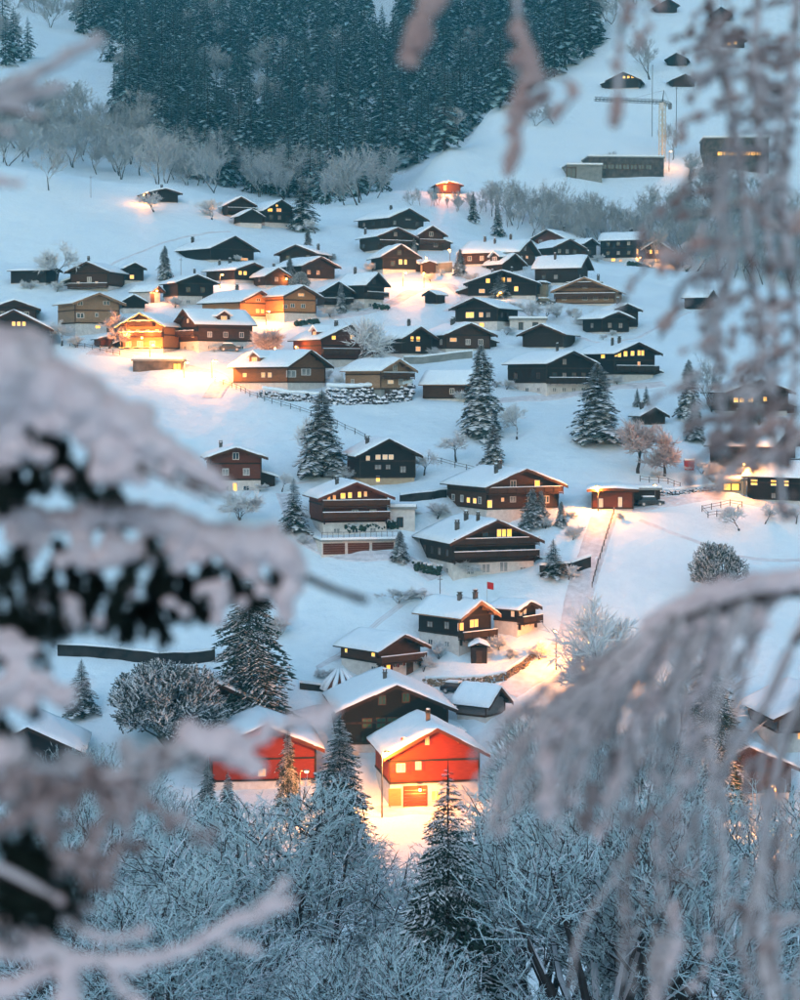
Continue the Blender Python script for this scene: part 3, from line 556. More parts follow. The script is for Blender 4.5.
def ribbon(name, pts, width, mat, label, lift=.10, ruts=True):
    w_ = [ground_at(x, y, 170, True) for x, y in pts]; P = []
    for i in range(len(w_)-1):
        n = max(2, int((w_[i+1]-w_[i]).length/1.2))
        for k in range(n): P.append(w_[i].lerp(w_[i+1], k/n))
    P.append(w_[-1])
    for _ in range(8): P = [P[0]]+[(P[i-1]+P[i]*2+P[i+1])/4 for i in range(1, len(P)-1)]+[P[-1]]
    m = MB(); nc = 13; g = []
    for i, p in enumerate(P):
        d = (P[min(i+1, len(P)-1)]-P[max(i-1, 0)]); d.z = 0; d.normalize(); nrm = Vector((-d.y, d.x, 0)); r = []
        for j in range(nc):
            u = -1+2*j/(nc-1); q = p+nrm*(u*width/2); z = hz(q.x, q.y)
            dz = lift+(.10 if abs(u) > .9 else 0)-(.07 if ruts and abs(abs(u)-.42) < .12 else 0)+random.uniform(-.012, .012)
            if j in (0, nc-1): dz = -.08
            r.append(len(m.v)); m.v.append((q.x, q.y, z+dz))
        g.append(r)
    for i in range(len(g)-1):
        for j in range(nc-1): m.f.append((g[i][j+1], g[i][j], g[i+1][j], g[i+1][j+1])); m.m.append(0)
    return tag(m.obj(name, mat, None, True), label, None, None, 'structure')
ribbon('road', [(606, 512), (600, 530), (590, 560), (578, 600), (572, 640), (548, 668), (505, 694)], 4.2, 'packed_snow', 'packed snow road running down past the bright street lamp')
ribbon('road', [(606, 511), (660, 503), (720, 494), (760, 503), (800, 512)], 3.6, 'packed_snow', 'packed snow lane along the low brown garage')
ribbon('road', [(90, 352), (150, 358), (196, 372), (225, 377), (212, 398)], 4.0, 'packed_snow', 'packed snow road under the light-strung chalet')
ribbon('road', [(378, 812), (430, 808), (470, 812)], 5.0, 'packed_snow', 'packed snow forecourt of the bright red house')
ribbon('lane', [(330, 318), (372, 312), (410, 292), (450, 284), (470, 300), (448, 312)], 3.4, 'packed_snow', 'packed snow lane through the glowing slope in the village centre')
ribbon('lane', [(470, 408), (500, 400), (560, 398), (610, 388), (664, 384)], 3.0, 'packed_snow', 'packed snow lane below the unlit black chalet')
ribbon('lane', [(284, 494), (300, 540), (345, 560), (405, 556), (436, 580)], 3.0, 'packed_snow', 'packed snow drive to the three garage doors')
ribbon('lane', [(505, 694), (460, 700), (425, 712), (330, 712), (255, 735)], 3.2, 'packed_snow', 'packed snow lane behind the black chalet with green windows')
ribbon('footpath', [(240, 505), (262, 480), (290, 486), (330, 478)], 1.0, 'packed_snow', 'trodden footpath to the lonely red brown chalet', .05)
ribbon('footpath', [(560, 330), (600, 345), (640, 338), (690, 312)], .9, 'packed_snow', 'trodden footpath to the lone field barn', .05)
ribbon('footpath', [(60, 292), (120, 260), (180, 238), (230, 232)], .9, 'packed_snow', 'trodden footpath up the left snowfield', .05)
ribbon('footpath', [(425, 590), (395, 612), (360, 640), (318, 668)], .9, 'packed_snow', 'trodden footpath beside the slim window chalet', .05)
ribbon('footpath', [(640, 520), (690, 540), (740, 560), (800, 560)], .9, 'packed_snow', 'trodden footpath across the lit snow slope', .05)
for i, h in enumerate(HOUSES): h['root'] = build_house(h, i)
# ------------------------------------------------------------------ trees
def gen_spruce(seed, lod, slim=.24, snow=.75, nb=None, mats=('needles', 'frost'), droop=1.0, pw=.80):
    # unit tree, height 1. lod 0 far, 1 middle, 2 near
    r = random.Random(seed); m = MB(); nb = nb or (70, 190, 300)[lod]; ns = (4, 6, 8)[lod]
    for i in range(nb):
        t = (i+.5)/nb; t = t**.88; z0 = .07+.92*t; a = i*2.39996+r.uniform(-.4, .4); l = slim*(1-t)**pw*r.uniform(.68, 1.15)*(1+.22*math.sin(2*a+11*z0+seed)*math.sin(a-7*z0))+.012
        if r.random() < .07: l *= .6
        ca, sa = math.cos(a), math.sin(a)
        up = .45*t-.02; dr = (.62-.30*t)*droop*r.uniform(.8, 1.2)
        bs = 1.0 if r.random() < snow else .12
        def P(q): return (ca*l*q, sa*l*q, z0+l*(up*q-dr*q*q))
        k0 = .12
        for s_ in range(ns):
            q0 = k0+(1-k0)*s_/ns; q1 = k0+(1-k0)*(s_+1)/ns; A = P(q0); B = P(min(q1, 1)); qm = (q0+q1)/2
            wd = l*(.40*math.sin(math.pi*min(1, qm*.85+.12))**.8+.04)
            for sd in (-1, 1):
                ww = wd*r.uniform(.7, 1.25); fw = ww*r.uniform(.45, .9); dn = ww*r.uniform(.25, .55)
                T = (A[0]-sa*sd*ww+ca*fw, A[1]+ca*sd*ww+sa*fw, A[2]-dn)
                if lod < 2:
                    m.poly([A, B, T], 0)
                    if r.random() < bs*.92:
                        e = .012*l+.004; c = r.uniform(.7, 1.04)
                        T2 = (A[0]+(T[0]-A[0])*c, A[1]+(T[1]-A[1])*c, A[2]+(T[2]-A[2])*c*.8+e)
                        m.poly([(A[0], A[1], A[2]+e), (B[0], B[1], B[2]+e), T2], 1)
                else:
                    for u in range(3):                         # finger twigs of the spray
                        f0 = u/3; f1 = (u+1)/3
                        C = [A[x]+(T[x]-A[x])*f0 for x in range(3)]; D = [A[x]+(T[x]-A[x])*f1 for x in range(3)]
                        for sg in (-1, 1):
                            tw = ww*.30*(1-.5*f0)*r.uniform(.7, 1.3)
                            E = (C[0]+ca*tw*(.7 if sg > 0 else -.35)-sa*sd*tw*.8, C[1]+sa*tw*(.7 if sg > 0 else -.35)+ca*sd*tw*.8, C[2]-tw*r.uniform(.25, .8))
                            m.poly([C, D, E], 0)
                            if r.random() < bs*.8:
                                e = .0035; c = r.uniform(.5, .95); m.poly([(C[0], C[1], C[2]+e), (D[0], D[1], D[2]+e), tuple(C[x]+(E[x]-C[x])*c+(e if x == 2 else 0) for x in range(3))], 1)
    m.poly([(-.006, 0, .93), (.006, 0, .93), (0, 0, 1.03)], 0); m.poly([(0, -.006, .93), (0, .006, .93), (0, 0, 1.03)], 0)
    tm = MB(); tm.tube([(0, 0, -.05), (0, 0, .3), (0, 0, .96)], [.016, .012, .002], 6)
    return m.mesh('crown', list(mats)), tm.mesh('trunk', 'bark')
def gen_bare(seed, levels, kids, spread=.55, tw=.004, mats=('limb', 'frost'), up=.25, ntw=5, trunk=.30, twl=.10, weep=0.0, sides=4, shrub=False, thin=1.0, dark=0.0, low=.55):
    # unit frosted broadleaf tree
    r = random.Random(seed); tr = MB(); m = MB()
    def grow(p, d, l, rad, lev):
        n = 4 if lev < 2 else 3; path = [p]; rr = [rad]; q = p.copy(); dd = d.copy()
        for i in range(n):
            sg = (.17, .17, .14, .10, .08)[min(lev, 4)]; dd = (dd+Vector((r.gauss(0, sg), r.gauss(0, sg), r.gauss(0, sg*.7)+up*.22-weep*.25*(lev >= 2)))).normalized(); q = q+dd*(l/n); path.append(q.copy()); rr.append(rad*(1-.62*(i+1)/n))
        (tr if lev == 0 else m).tube([tuple(x) for x in path], rr, 6 if lev == 0 else (sides if lev < 3 else 3), 0, False)
        if lev >= levels:
            for _ in range(ntw): twig(path, l)
            return
        for c in range(kids[lev]):
            f = r.uniform(.38, 1.0) if lev else r.uniform(low, 1.0)
            i = min(n-1, int(f*n)); b = path[i].lerp(path[i+1], f*n-i if f < 1 else 1.0)
            ax = Vector((r.gauss(0, 1), r.gauss(0, 1), r.gauss(0, .6))); ax = ax-dd*ax.dot(dd)
            if ax.length < .01: continue
            nd = (dd*math.cos(spread)+ax.normalized()*math.sin(spread*r.uniform(.8, 1.4))).normalized()
            grow(b, nd, l*r.uniform(.52, .78), rr[min(i+1, n)]*r.uniform(.55, .8)*(thin if lev else 1), lev+1)
        if lev >= 1 and lev >= levels-1:
            for _ in range(ntw//2): twig(path, l)
    def twig(path, l):
        i = r.randrange(len(path)-1); b = path[i].lerp(path[i+1], r.random()); bd = (path[i+1]-path[i]).normalized(); d = (bd*.95+Vector((r.gauss(0, .6), r.gauss(0, .6), r.gauss(.18-weep*.8, .45)))).normalized(); L = twl*r.uniform(.5, 1.2)
        sd = d.cross(Vector((r.gauss(0, 1), r.gauss(0, 1), r.gauss(0, 1)))).normalized()*tw*r.uniform(.6, 1.3); mid = b+d*L*.5+Vector((r.gauss(0, .06), r.gauss(0, .06), r.gauss(0, .06)))*L; e = b+d*L-Vector((0, 0, L*.25*weep))
        mi = 0 if r.random() < dark else 1; m.poly([tuple(b-sd*.7), tuple(b+sd*.7), tuple(mid+sd), tuple(mid-sd)], mi); m.poly([tuple(mid-sd), tuple(mid+sd), tuple(e)], mi)
        g = mid+d*L*.35+Vector((r.gauss(0, .3), r.gauss(0, .3), r.gauss(.08, .25)))*L; m.poly([tuple(mid-sd*.6), tuple(mid+sd*.6), tuple(g)], 1)
    if shrub:
        for _ in range(shrub): grow(Vector((r.uniform(-.03, .03), r.uniform(-.03, .03), -.02)), Vector((r.gauss(0, .35), r.gauss(0, .35), 1)).normalized(), trunk*r.uniform(.8, 1.2), .014, 0)
    else: grow(Vector((0, 0, -.03)), Vector((0, 0, 1)), trunk*1.25, .026, 0)
    # normalise to height 1
    zs = max(v[2] for v in m.v); k = 1/zs
    for M_ in (m, tr): M_.v = [(x*k, y*k, z*k) for x, y, z in M_.v]
    return m.mesh('crown', list(mats)), tr.mesh('trunk', 'limb' if mats[0] == 'limb' else 'bark_far')
def gen_dome(seed, nlobe=16, per=95, w=.36, z0=.30, twl=.05, tw=.0009, dark=.25, mats=('limb', 'rime_near'), droop=.2, lr=.15, trunk_r=.022, nt=9):
    # rounded rimed broadleaf: limbs run to lobes, each lobe is clothed in feathery sprays
    r = random.Random(seed); m = MB(); tr = MB(); fork = Vector((0, 0, z0*.75))
    tr.tube([(0, 0, -.03), (r.uniform(-.01, .01), 0, z0*.4), tuple(fork)], [trunk_r*1.3, trunk_r, trunk_r*.9], 8)
    lobes = []
    for i in range(nlobe):
        a = i*2.4+r.uniform(-.5, .5); t = (i+.5)/nlobe; el = math.asin(min(1, -.15+1.13*t)); q = r.uniform(.78, 1.0)
        c = Vector((math.cos(a)*math.cos(el)*w*q, math.sin(a)*math.cos(el)*w*q, z0+.22+(1-z0-.22-lr*.8)*max(math.sin(el), -.25)*q)); lobes.append((c, lr*r.uniform(.75, 1.25)))
    for c, R_ in lobes:
        mid = fork.lerp(c, .5)+Vector((r.gauss(0, .03), r.gauss(0, .03), r.gauss(.02, .03))); path = [tuple(x) for x in (fork-Vector((0, 0, .04)), fork.lerp(mid, .5)+Vector((0, 0, .015)), mid, mid.lerp(c, .6), c)]
        m.tube(path, [trunk_r*.55, trunk_r*.42, trunk_r*.32, trunk_r*.2, trunk_r*.1], 5, 0, False)
        for _ in range(per):
            d = Vector((r.gauss(0, 1), r.gauss(0, 1), r.gauss(.15, .8))).normalized(); rad = R_*r.uniform(.35, 1.0)**.6; e = c+Vector((d.x*rad, d.y*rad, d.z*rad*.85)); out = (e-Vector((0, 0, z0))).normalized()
            sd_ = (out*.65+d*.45+Vector((r.gauss(0, .38), r.gauss(0, .38), r.gauss(.28-droop, .25)))).normalized(); L = twl*r.uniform(.9, 1.7); bend = Vector((r.gauss(0, .22), r.gauss(0, .22), r.gauss(0, .15)))*L
            s0 = e-sd_*L*.9+bend; tip = e+sd_*L*.8-Vector((0, 0, L*droop*.8))
            m.tube([tuple(s0), tuple(e), tuple(tip)], [tw*2.4, tw*1.8, tw*.8], 3, 0 if r.random() < .5 else 1, False)
            for k in range(nt):
                f = r.random(); b = e.lerp(tip, f) if r.random() < .75 else s0.lerp(e, f)
                td = (sd_*.8+Vector((r.gauss(0, .65), r.gauss(0, .65), r.gauss(.1-droop*.6, .5)))).normalized(); l2 = twl*r.uniform(.35, .95)*(1.1-.5*f); x = td.cross(Vector((r.gauss(0, 1), r.gauss(0, 1), r.gauss(0, 1)))).normalized()*tw*r.uniform(.7, 1.5); mm = b+td*l2*.55+Vector((0, 0, l2*.05)); ee = b+td*l2-Vector((0, 0, l2*.12)); mi = 0 if r.random() < dark else 1
                m.poly([tuple(b-x), tuple(b+x), tuple(mm+x), tuple(mm-x)], mi); m.poly([tuple(mm-x), tuple(mm+x), tuple(ee)], mi)
    return m.mesh('crown', list(mats)), tr.mesh('trunk', 'limb')
PINE_ARGS = dict(nlobe=26, per=105, w=.36, z0=.12, twl=.034, tw=.0028, dark=.62, mats=('needles_grey', 'frost'), droop=.0, lr=.13, nt=12)
def plant(name, label, cat, meshes, loc, h, wx=1.0, rz=None, group=None):
    o = thing(name, label, cat, loc, random.uniform(0, 6.28) if rz is None else rz, group); o.scale = (h*wx, h*wx, h)
    c = link('crown', meshes[0], o); link('trunk', meshes[1], o); return o
PINE = [gen_dome(160+s, **PINE_ARGS) for s in range(2)]
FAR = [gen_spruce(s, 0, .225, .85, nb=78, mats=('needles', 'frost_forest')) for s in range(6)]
MID = [gen_spruce(20+s, 1, .215, .90, nb=330, mats=('needles_grey', 'frost'), pw=.58, droop=.9) for s in range(3)]
SLIM = [gen_spruce(40+s, 1, .20, .5) for s in range(2)]
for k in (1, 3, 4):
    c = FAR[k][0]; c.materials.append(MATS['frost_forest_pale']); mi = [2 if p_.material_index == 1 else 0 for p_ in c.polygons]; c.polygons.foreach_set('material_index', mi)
BIG = [gen_spruce(80+s, 2, .30, .55, nb=210, droop=1.25) for s in range(2)]
BFAR = [gen_bare(s, 3, (9, 4, 3), .46, .0034, ('frost_far', 'frost_far'), .55, 8, .52, .10, shrub=1+s%2, low=.22) for s in range(6)]
BMID = [gen_bare(30+s, 3, (6, 5, 4), .62, .0045, ('limb', 'frost'), .2, 8, .30, .12) for s in range(4)]
BPINK = [gen_bare(40+s, 3, (7, 5, 4), .66, .0055, ('limb', 'frost_pink'), .2, 12, .26, .13) for s in range(2)]
SHRUB = [gen_bare(50+s, 2, (4, 4), .6, .010, ('limb', 'frost'), .15, 12, .45, .22, shrub=5) for s in range(3)]
# village conifers: pixel column, top row, base row, meshes, width factor, label
def vtree(px, top, bot, meshes, wx, label, name='spruce_tree', cat='tree', ymin=170):
    p = ground_at(px, bot, ymin, True); h = (bot-top)/(F/p.y); p.z = hz(p.x, p.y)-.05
    return plant(name, label, cat, meshes, p, h, wx)
vtree(322, 391, 478, MID[0], 1.35, 'big bushy snow-dusted conifer left of the black three storey chalet')
vtree(481, 345, 436, MID[1], 1.15, 'tall snow-dusted conifer in the middle of the village', )
vtree(493, 424, 468, MID[2], 1.3, 'short frosted conifer under the tall central one')
vtree(597, 363, 443, MID[2], 1.5, 'broad frosted conifer in front of the unlit black chalet')
vtree(688, 360, 420, MID[0], 1.0, 'slim dark conifer left of the right edge chalet')
vtree(694, 404, 440, MID[1], 1.5, 'low broad frosted conifer under the slim dark one')
vtree(717, 538, 600, PINE[0], 1.1, 'round topped pine alone on the lit snow slope', 'pine_tree')
vtree(759, 400, 426, PINE[1], 1.3, 'small round pine in front of the right edge chalet', 'pine_tree')
vtree(294, 479, 534, SLIM[0], 1.6, 'dark green spruce left of the garage chalet')
vtree(400, 531, 562, MID[0], 1.5, 'small frosted conifer right of the garage doors')
vtree(532, 489, 528, MID[1], 1.5, 'frosted conifer in front of the large brown chalet, nearer the balcony')
vtree(541, 492, 527, MID[2], 1.2, 'frosted conifer beside the large brown chalet, right of its twin')
vtree(561, 501, 527, MID[0], 1.2, 'small reddish frosted conifer near the bright street lamp')
vtree(553, 540, 578, SLIM[1], 1.9, 'dark little spruce right of the deep balcony chalet')
vtree(165, 246, 280, MID[1], 1.1, 'frosted twin topped spruce left of the wide dark barn')
vtree(303, 174, 231, SLIM[0], 1.5, 'tall spruce right of the white based chalet below the grey trees')
vtree(341, 282, 313, MID[0], .9, 'young snowy spruce in front of the black chalet')
vtree(500, 270, 298, MID[1], 1.7, 'round frosted conifer before the large black lit chalet')
vtree(460, 249, 276, MID[2], 1.3, 'dark conifer next to the glowing garage wall')
vtree(308, 231, 256, MID[2], 1.2, 'small frosted conifer behind the dark brown chalet')
vtree(290, 258, 284, MID[0], 1.2, 'frosted conifer beside the red glowing lamp')
vtree(300, 270, 291, PINE[0], 1.1, 'round frosted pine above the orange timber house', 'pine_tree')
vtree(414, 238, 254, MID[0], 1.0, 'tiny frosted conifer before the brown upper cluster chalet')
vtree(640, 440, 446, SHRUB[0], 1.8, 'low snowy shrub by the dark cabin', 'shrub', 'shrub')
vtree(646, 386, 408, SLIM[0], 1.3, 'young dark spruce left of the slim dark conifer')
vtree(637, 388, 407, SLIM[1], 1.3, 'youngest dark spruce below the five window chalet')
vtree(250, 545, 728, BIG[0], .95, 'big dark spruce with snowy boughs in front of the left house')
vtree(82, 660, 716, SLIM[1], 1.6, 'young dark spruce at the lower left slope')
vtree(168, 650, 756, PINE[1], 1.25, 'wide snow laden pine at the lower left', 'pine_tree')
vtree(340, 712, 862, BIG[1], 1.0, 'snowy spruce left of the bright red house lamp')
vtree(208, 755, 850, BIG[0], .7, 'narrow dark spruce before the hidden red house')
vtree(228, 770, 850, BIG[1], .78, 'narrow dark spruce right of its taller twin')
vtree(288, 722, 820, BIG[0], .6, 'slim snowy spruce in front of the hidden red house roof')
# village broadleaf trees
def btree(px, top, bot, mesh, wx, label, name='frosted_tree', ymin=170): return vtree(px, top, bot, mesh, wx, label, name, 'tree', ymin)
btree(56, 240, 288, BMID[0], 1.2, 'lone round frosted tree on the left snowfield')
btree(109, 308, 349, BPINK[0], 1.2, 'pinkish frosted tree left of the light-strung chalet')
btree(62, 318, 346, BMID[1], 1.3, 'grey frosted tree before the plain tan house')
btree(352, 314, 384, BMID[2], .95, 'tall frosted tree before the red brown dormer chalet')
btree(298, 414, 476, BMID[3], .9, 'grey bare tree touching the big bushy conifer')
btree(638, 412, 473, BPINK[1], 1.05, 'pink rimed broadleaf tree behind the bright street lamp')
btree(664, 420, 476, BPINK[0], 1.0, 'pink rimed broadleaf tree right of the one behind the street lamp')
btree(456, 428, 462, BMID[1], 1.3, 'small grey frosted tree above the large brown chalet')
btree(424, 448, 476, BMID[0], 1.2, 'little bare tree right of the black three storey chalet')
btree(517, 402, 440, BMID[2], 1.0, 'thin frosted tree right of the tall central conifer')
btree(711, 350, 412, BFAR[1], .8, 'slim bare larch right of the slim dark conifer')
btree(154, 192, 212, BMID[3], 1.5, 'round frosted tree before the barn with the eave lamp')
btree(212, 197, 220, BMID[2], 1.5, 'round frosted tree left of the dark chalet below the grey trees')
btree(315, 217, 234, BMID[1], 1.4, 'small frosted orchard tree right of the tall upper spruce')
btree(47, 140, 190, BFAR[2], 1.1, 'bare tree on the crest of the left snowfield', ymin=400)
btree(268, 325, 364, BPINK[1], 1.3, 'frosted bush lit by the street glow above the half lit chalet')
btree(255, 330, 362, BMID[2], 1.3, 'grey frosted bush right of the long brown chalet')
btree(342, 372, 392, BMID[0], 1.2, 'frosted bush beside the narrow tan house')
btree(590, 308, 332, BMID[3], 1.4, 'frosted bush left of the dark offset chalet')
btree(545, 300, 322, BMID[1], 1.8, 'spreading frosted bush below the large tan chalet')
btree(525, 299, 324, BMID[2], 1.5, 'frosted bush right of the village centre chalet')
btree(484, 640, 658, SHRUB[1], 1.2, 'frosted shrub beside the little stone hut')
btree(277, 612, 640, SHRUB[2], 1.2, 'bare thicket left of the slim window chalet')
btree(739, 505, 532, BMID[2], 1.3, 'small orchard tree in the fenced garden, left one')
btree(765, 503, 525, BMID[3], 1.2, 'small orchard tree beside the fenced garden')
btree(796, 500, 524, BMID[0], 1.2, 'small orchard tree at the right edge')
btree(282, 470, 492, BMID[1], 1.2, 'thin bare tree right of the lonely red brown chalet')
btree(240, 485, 520, SHRUB[0], 1.4, 'frosted garden shrub by the dark green spruce')
btree(612, 150, 172, BFAR[3], 1.2, 'bare tree beside the long concrete building', ymin=560)
btree(672, 120, 160, BFAR[0], 1.0, 'bare tree under the crane', ymin=560)
btree(458, 103, 147, BFAR[2], 1.25, 'round bare tree on the left edge of the hill', ymin=560)
btree(553, 102, 124, BFAR[4], 1.2, 'small bare tree in the middle of the hill', ymin=560)
btree(536, 106, 126, BFAR[5], 1.5, 'small bare bush on the hill left of the bare tree', ymin=560)
btree(649, 25, 80, BFAR[1], .9, 'tall bare tree beside the hill chalet', ymin=560)
btree(100, 35, 62, BFAR[0], 1.0, 'lone bare tree on the upper left clearing', ymin=640)
# --- bottom of the valley: large rimed trees close to the viewer
NB1 = gen_dome(101, 30, 150, .34, .22, .032, .00062, .20, droop=.30, lr=.115)
NB2 = gen_dome(103, 24, 125, .40, .26, .033, .00062, .26, droop=.05, lr=.115, trunk_r=.024)
NB3 = gen_dome(107, 18, 110, .36, .28, .038, .00070, .25, droop=.10, lr=.125)
def ntree(px, top, Y, meshes, wx, label, name='frosted_tree', rz=None):
    p = pt(px, top, Y); z = hz(p.x, p.y); h = p.z-z; p.z = z-.05; return plant(name, label, 'tree', meshes, p, h, wx, rz)
ntree(282, 772, 104, NB1, 1.12, 'huge round weeping rimed tree filling the bottom centre left', rz=.4)
ntree(606, 770, 96, NB2, 1.25, 'big rimed tree with dark forked limbs at the bottom right', rz=1.2)
ntree(535, 775, 112, NB1, 1.1, 'dense rimed tree below the bright red house, right of the dark spruce', rz=2.5)
ntree(725, 775, 100, NB2, 1.1, 'rimed tree at the bottom right edge, behind hanging twigs', rz=3.7)
ntree(120, 800, 110, NB3, 1.35, 'open rimed tree at the bottom left, around distant lit windows', rz=5.0)
ntree(175, 868, 88, NB1, 1.2, 'low rimed thicket tree at the bottom left corner', rz=.9)
ntree(380, 925, 84, NB3, 1.1, 'low rimed tree with long bare twigs at the bottom centre', rz=4.1)
ntree(800, 760, 128, NB3, 1.2, 'rimed tree beyond the right edge twigs', rz=2.2)
ntree(590, 588, 262, BMID[1], 1.0, 'bare frosted tree before the glowing lower road', rz=.3)
ntree(612, 600, 252, BMID[0], 1.0, 'bare frosted tree right of the glowing lower road', rz=1.5)
ntree(100, 735, 190, NB3, 1.0, 'frosted tree right of the black left edge house', rz=.5)
ntree(150, 770, 172, NB2, 1.0, 'frosted tree below the wide snow laden pine', rz=2.9)
ntree(60, 760, 160, NB1, .9, 'frosted tree below the black left edge house', rz=3.3)
ntree(448, 766, 92, BIG[1], .78, 'dark spruce with rimed crown right of the red house forecourt', 'spruce_tree')
ntree(560, 720, 190, NB1, .9, 'rimed tree right of the bright red house', rz=5.2)
ntree(640, 705, 196, NB2, .85, 'rimed tree behind the drooping twigs, lower right', rz=.6)
ntree(712, 628, 228, BIG[0], .8, 'dark reddish spruce with snowy boughs behind the arching twig', 'spruce_tree')
ntree(660, 640, 240, BMID[3], 1.0, 'frosted tree left of the dark reddish spruce', rz=2.0)
ntree(540, 700, 215, NB3, .9, 'rimed tree above the corner of the road wall', rz=4.4)
# --- treeline and woods behind the village
def inpoly(x, y, P):
    c = False; j = len(P)-1
    for i in range(len(P)):
        if (P[i][1] > y) != (P[j][1] > y) and x < (P[j][0]-P[i][0])*(y-P[i][1])/(P[j][1]-P[i][1])+P[i][0]: c = not c
        j = i
    return c
rw = random.Random(11)
def scatter(poly, n, ymin, mind):
    out = []; xs = [p[0] for p in poly]; ys = [p[1] for p in poly]; tries = 0
    while len(out) < n and tries < n*25:
        tries += 1; x = rw.uniform(min(xs), max(xs)); y = rw.uniform(min(ys), max(ys))
        if not inpoly(x, y, poly): continue
        p = ground_at(x, y, ymin)
        if p.y > 1280 or any((p.x-q.x)**2+(p.y-q.y)**2 < mind*mind for q in out): continue
        p.z = hz(p.x, p.y)-.1; out.append(p)
    return out
BELT = scatter([(-30, 166), (0, 110), (90, 118), (190, 165), (260, 172), (330, 178), (395, 188), (385, 206), (320, 206), (235, 196), (150, 186), (60, 170)], 120, 528, 4.5)
for p in BELT:
    plant('grey_tree', 'grey bare frosted tree in the belt between snowfield and spruce forest', 'tree', rw.choice(BFAR), p, rw.uniform(9, 17), rw.uniform(.9, 1.25), None, 'grey trees above the left snowfield')
LINE = scatter([(395, 204), (470, 214), (540, 240), (640, 262), (640, 236), (560, 222), (470, 205)], 70, 520, 3.0)
for p in LINE:
    plant('bare_tree', 'slender bare tree in the row at the foot of the hill', 'tree', rw.choice(BFAR), p, rw.uniform(3.5, 6.5) if 400+F*p.x/p.y < 482 else rw.uniform(7, 13), rw.uniform(.7, 1.0), None, 'slender trees at the foot of the hill')
RIGHT = scatter([(640, 262), (700, 274), (840, 300), (840, 236), (760, 228), (690, 216), (640, 222)], 110, 505, 4.2)
for p in RIGHT:
    plant('rimed_tree', 'rimed broadleaf tree in the wood right of the village', 'tree', rw.choice(BFAR), p, rw.uniform(8, 15), rw.uniform(.8, 1.2), None, 'rimed wood right of the village')
for (x, y, hh) in ((716, 200, 13), (690, 215, 12), (498, 236, 9), (473, 222, 8)):
    p = ground_at(x, y, 520); p.z = hz(p.x, p.y)-.1; plant('spruce_tree', 'lone dark spruce standing among the rimed broadleaf trees', 'tree', SLIM[1], p, hh, 1.2, None, 'spruces among the broadleaf trees')
for (x, y, hh) in ((690, 180, 9), (699, 187, 8), (712, 190, 7.5), (724, 195, 8), (735, 197, 7), (752, 199, 8), (768, 200, 8), (783, 203, 10), (705, 200, 9), (742, 207, 9)):
    p = ground_at(x, y, 560); p.z = hz(p.x, p.y)-.1; plant('rimed_tree', 'rimed broadleaf tree in the wood right of the village', 'tree', rw.choice(BFAR), p, hh, 1.2, None, 'rimed wood right of the village')
UPL = scatter([(-20, 60), (20, 50), (60, 30), (100, 20), (100, -5), (-20, -5)], 16, 640, 6)
for p in UPL:
    plant('grey_tree', 'grey bare tree on the upper left slope above the clearing', 'tree', rw.choice(BFAR), p, rw.uniform(10, 16), 1.1, None, 'grey trees on the upper left slope')
HT = scatter([(600, 40), (640, 20), (650, -10), (600, -10)], 14, 640, 5)
for p in HT:
    plant('grey_tree', 'grey bare tree along the upper rim of the hill', 'tree', rw.choice(BFAR), p, rw.uniform(10, 16), 1.0, None, 'grey trees along the rim of the hill')
FOREST = scatter([(112, 118), (150, 150), (195, 168), (250, 182), (330, 196), (385, 178), (440, 158), (470, 128), (520, 98), (600, 52), (612, -45), (90, -45), (85, 25), (140, 66), (112, 80)], 760, 600, 5.6)
# the clearing with its little hut, and the pale gap at the top
FOREST = [p for p in FOREST if not any(abs((400+F*p.x/p.y)-cx) < rx and abs((500-F*math.tan(math.atan(p.z/p.y)-PITCH))-cyy) < ry for cx, cyy, rx, ry in ((238, 101, 26, 9), (380, 20, 12, 22)))]
MIXED = FOREST[::17]; FOREST = [p for i, p in enumerate(FOREST) if i % 17]
for p in MIXED:
    plant('grey_tree', 'grey leafless tree standing inside the dark spruce forest', 'tree', rw.choice(BFAR), p, rw.uniform(11, 18), 1.2, None, 'grey trees inside the spruce forest')
EDGE = scatter([(100, 130), (150, 165), (200, 185), (330, 206), (390, 192), (330, 190), (240, 176), (180, 155), (120, 112)], 46, 540, 5)
for p in EDGE:
    plant('edge_spruce', 'dark frosted spruce among the grey trees below the forest', 'tree', rw.choice(FAR), p, rw.uniform(9, 20), rw.uniform(.9, 1.3), None, 'spruces among the grey belt trees')
for (x, y) in ((14, 62), (6, 66), (3, 40), (28, 58), (92, 28), (84, 34), (104, 40), (78, 22), (110, 62)):
    p = ground_at(x, y, 640); p.z = hz(p.x, p.y)-.1; plant('edge_spruce', 'dark frosted spruce on the upper left slope by the clearing', 'tree', rw.choice(FAR), p, rw.uniform(14, 24), 1.1, None, 'spruces by the upper left clearing')
FOREST.sort(key=lambda p: p.y)
for p in FOREST[:300]:
    plant('forest_spruce', 'frosted spruce along the lower edge of the mountain forest', 'tree', rw.choice(FAR), p, rw.uniform(15, 27), rw.uniform(.9, 1.3), None, 'front spruces of the mountain forest')
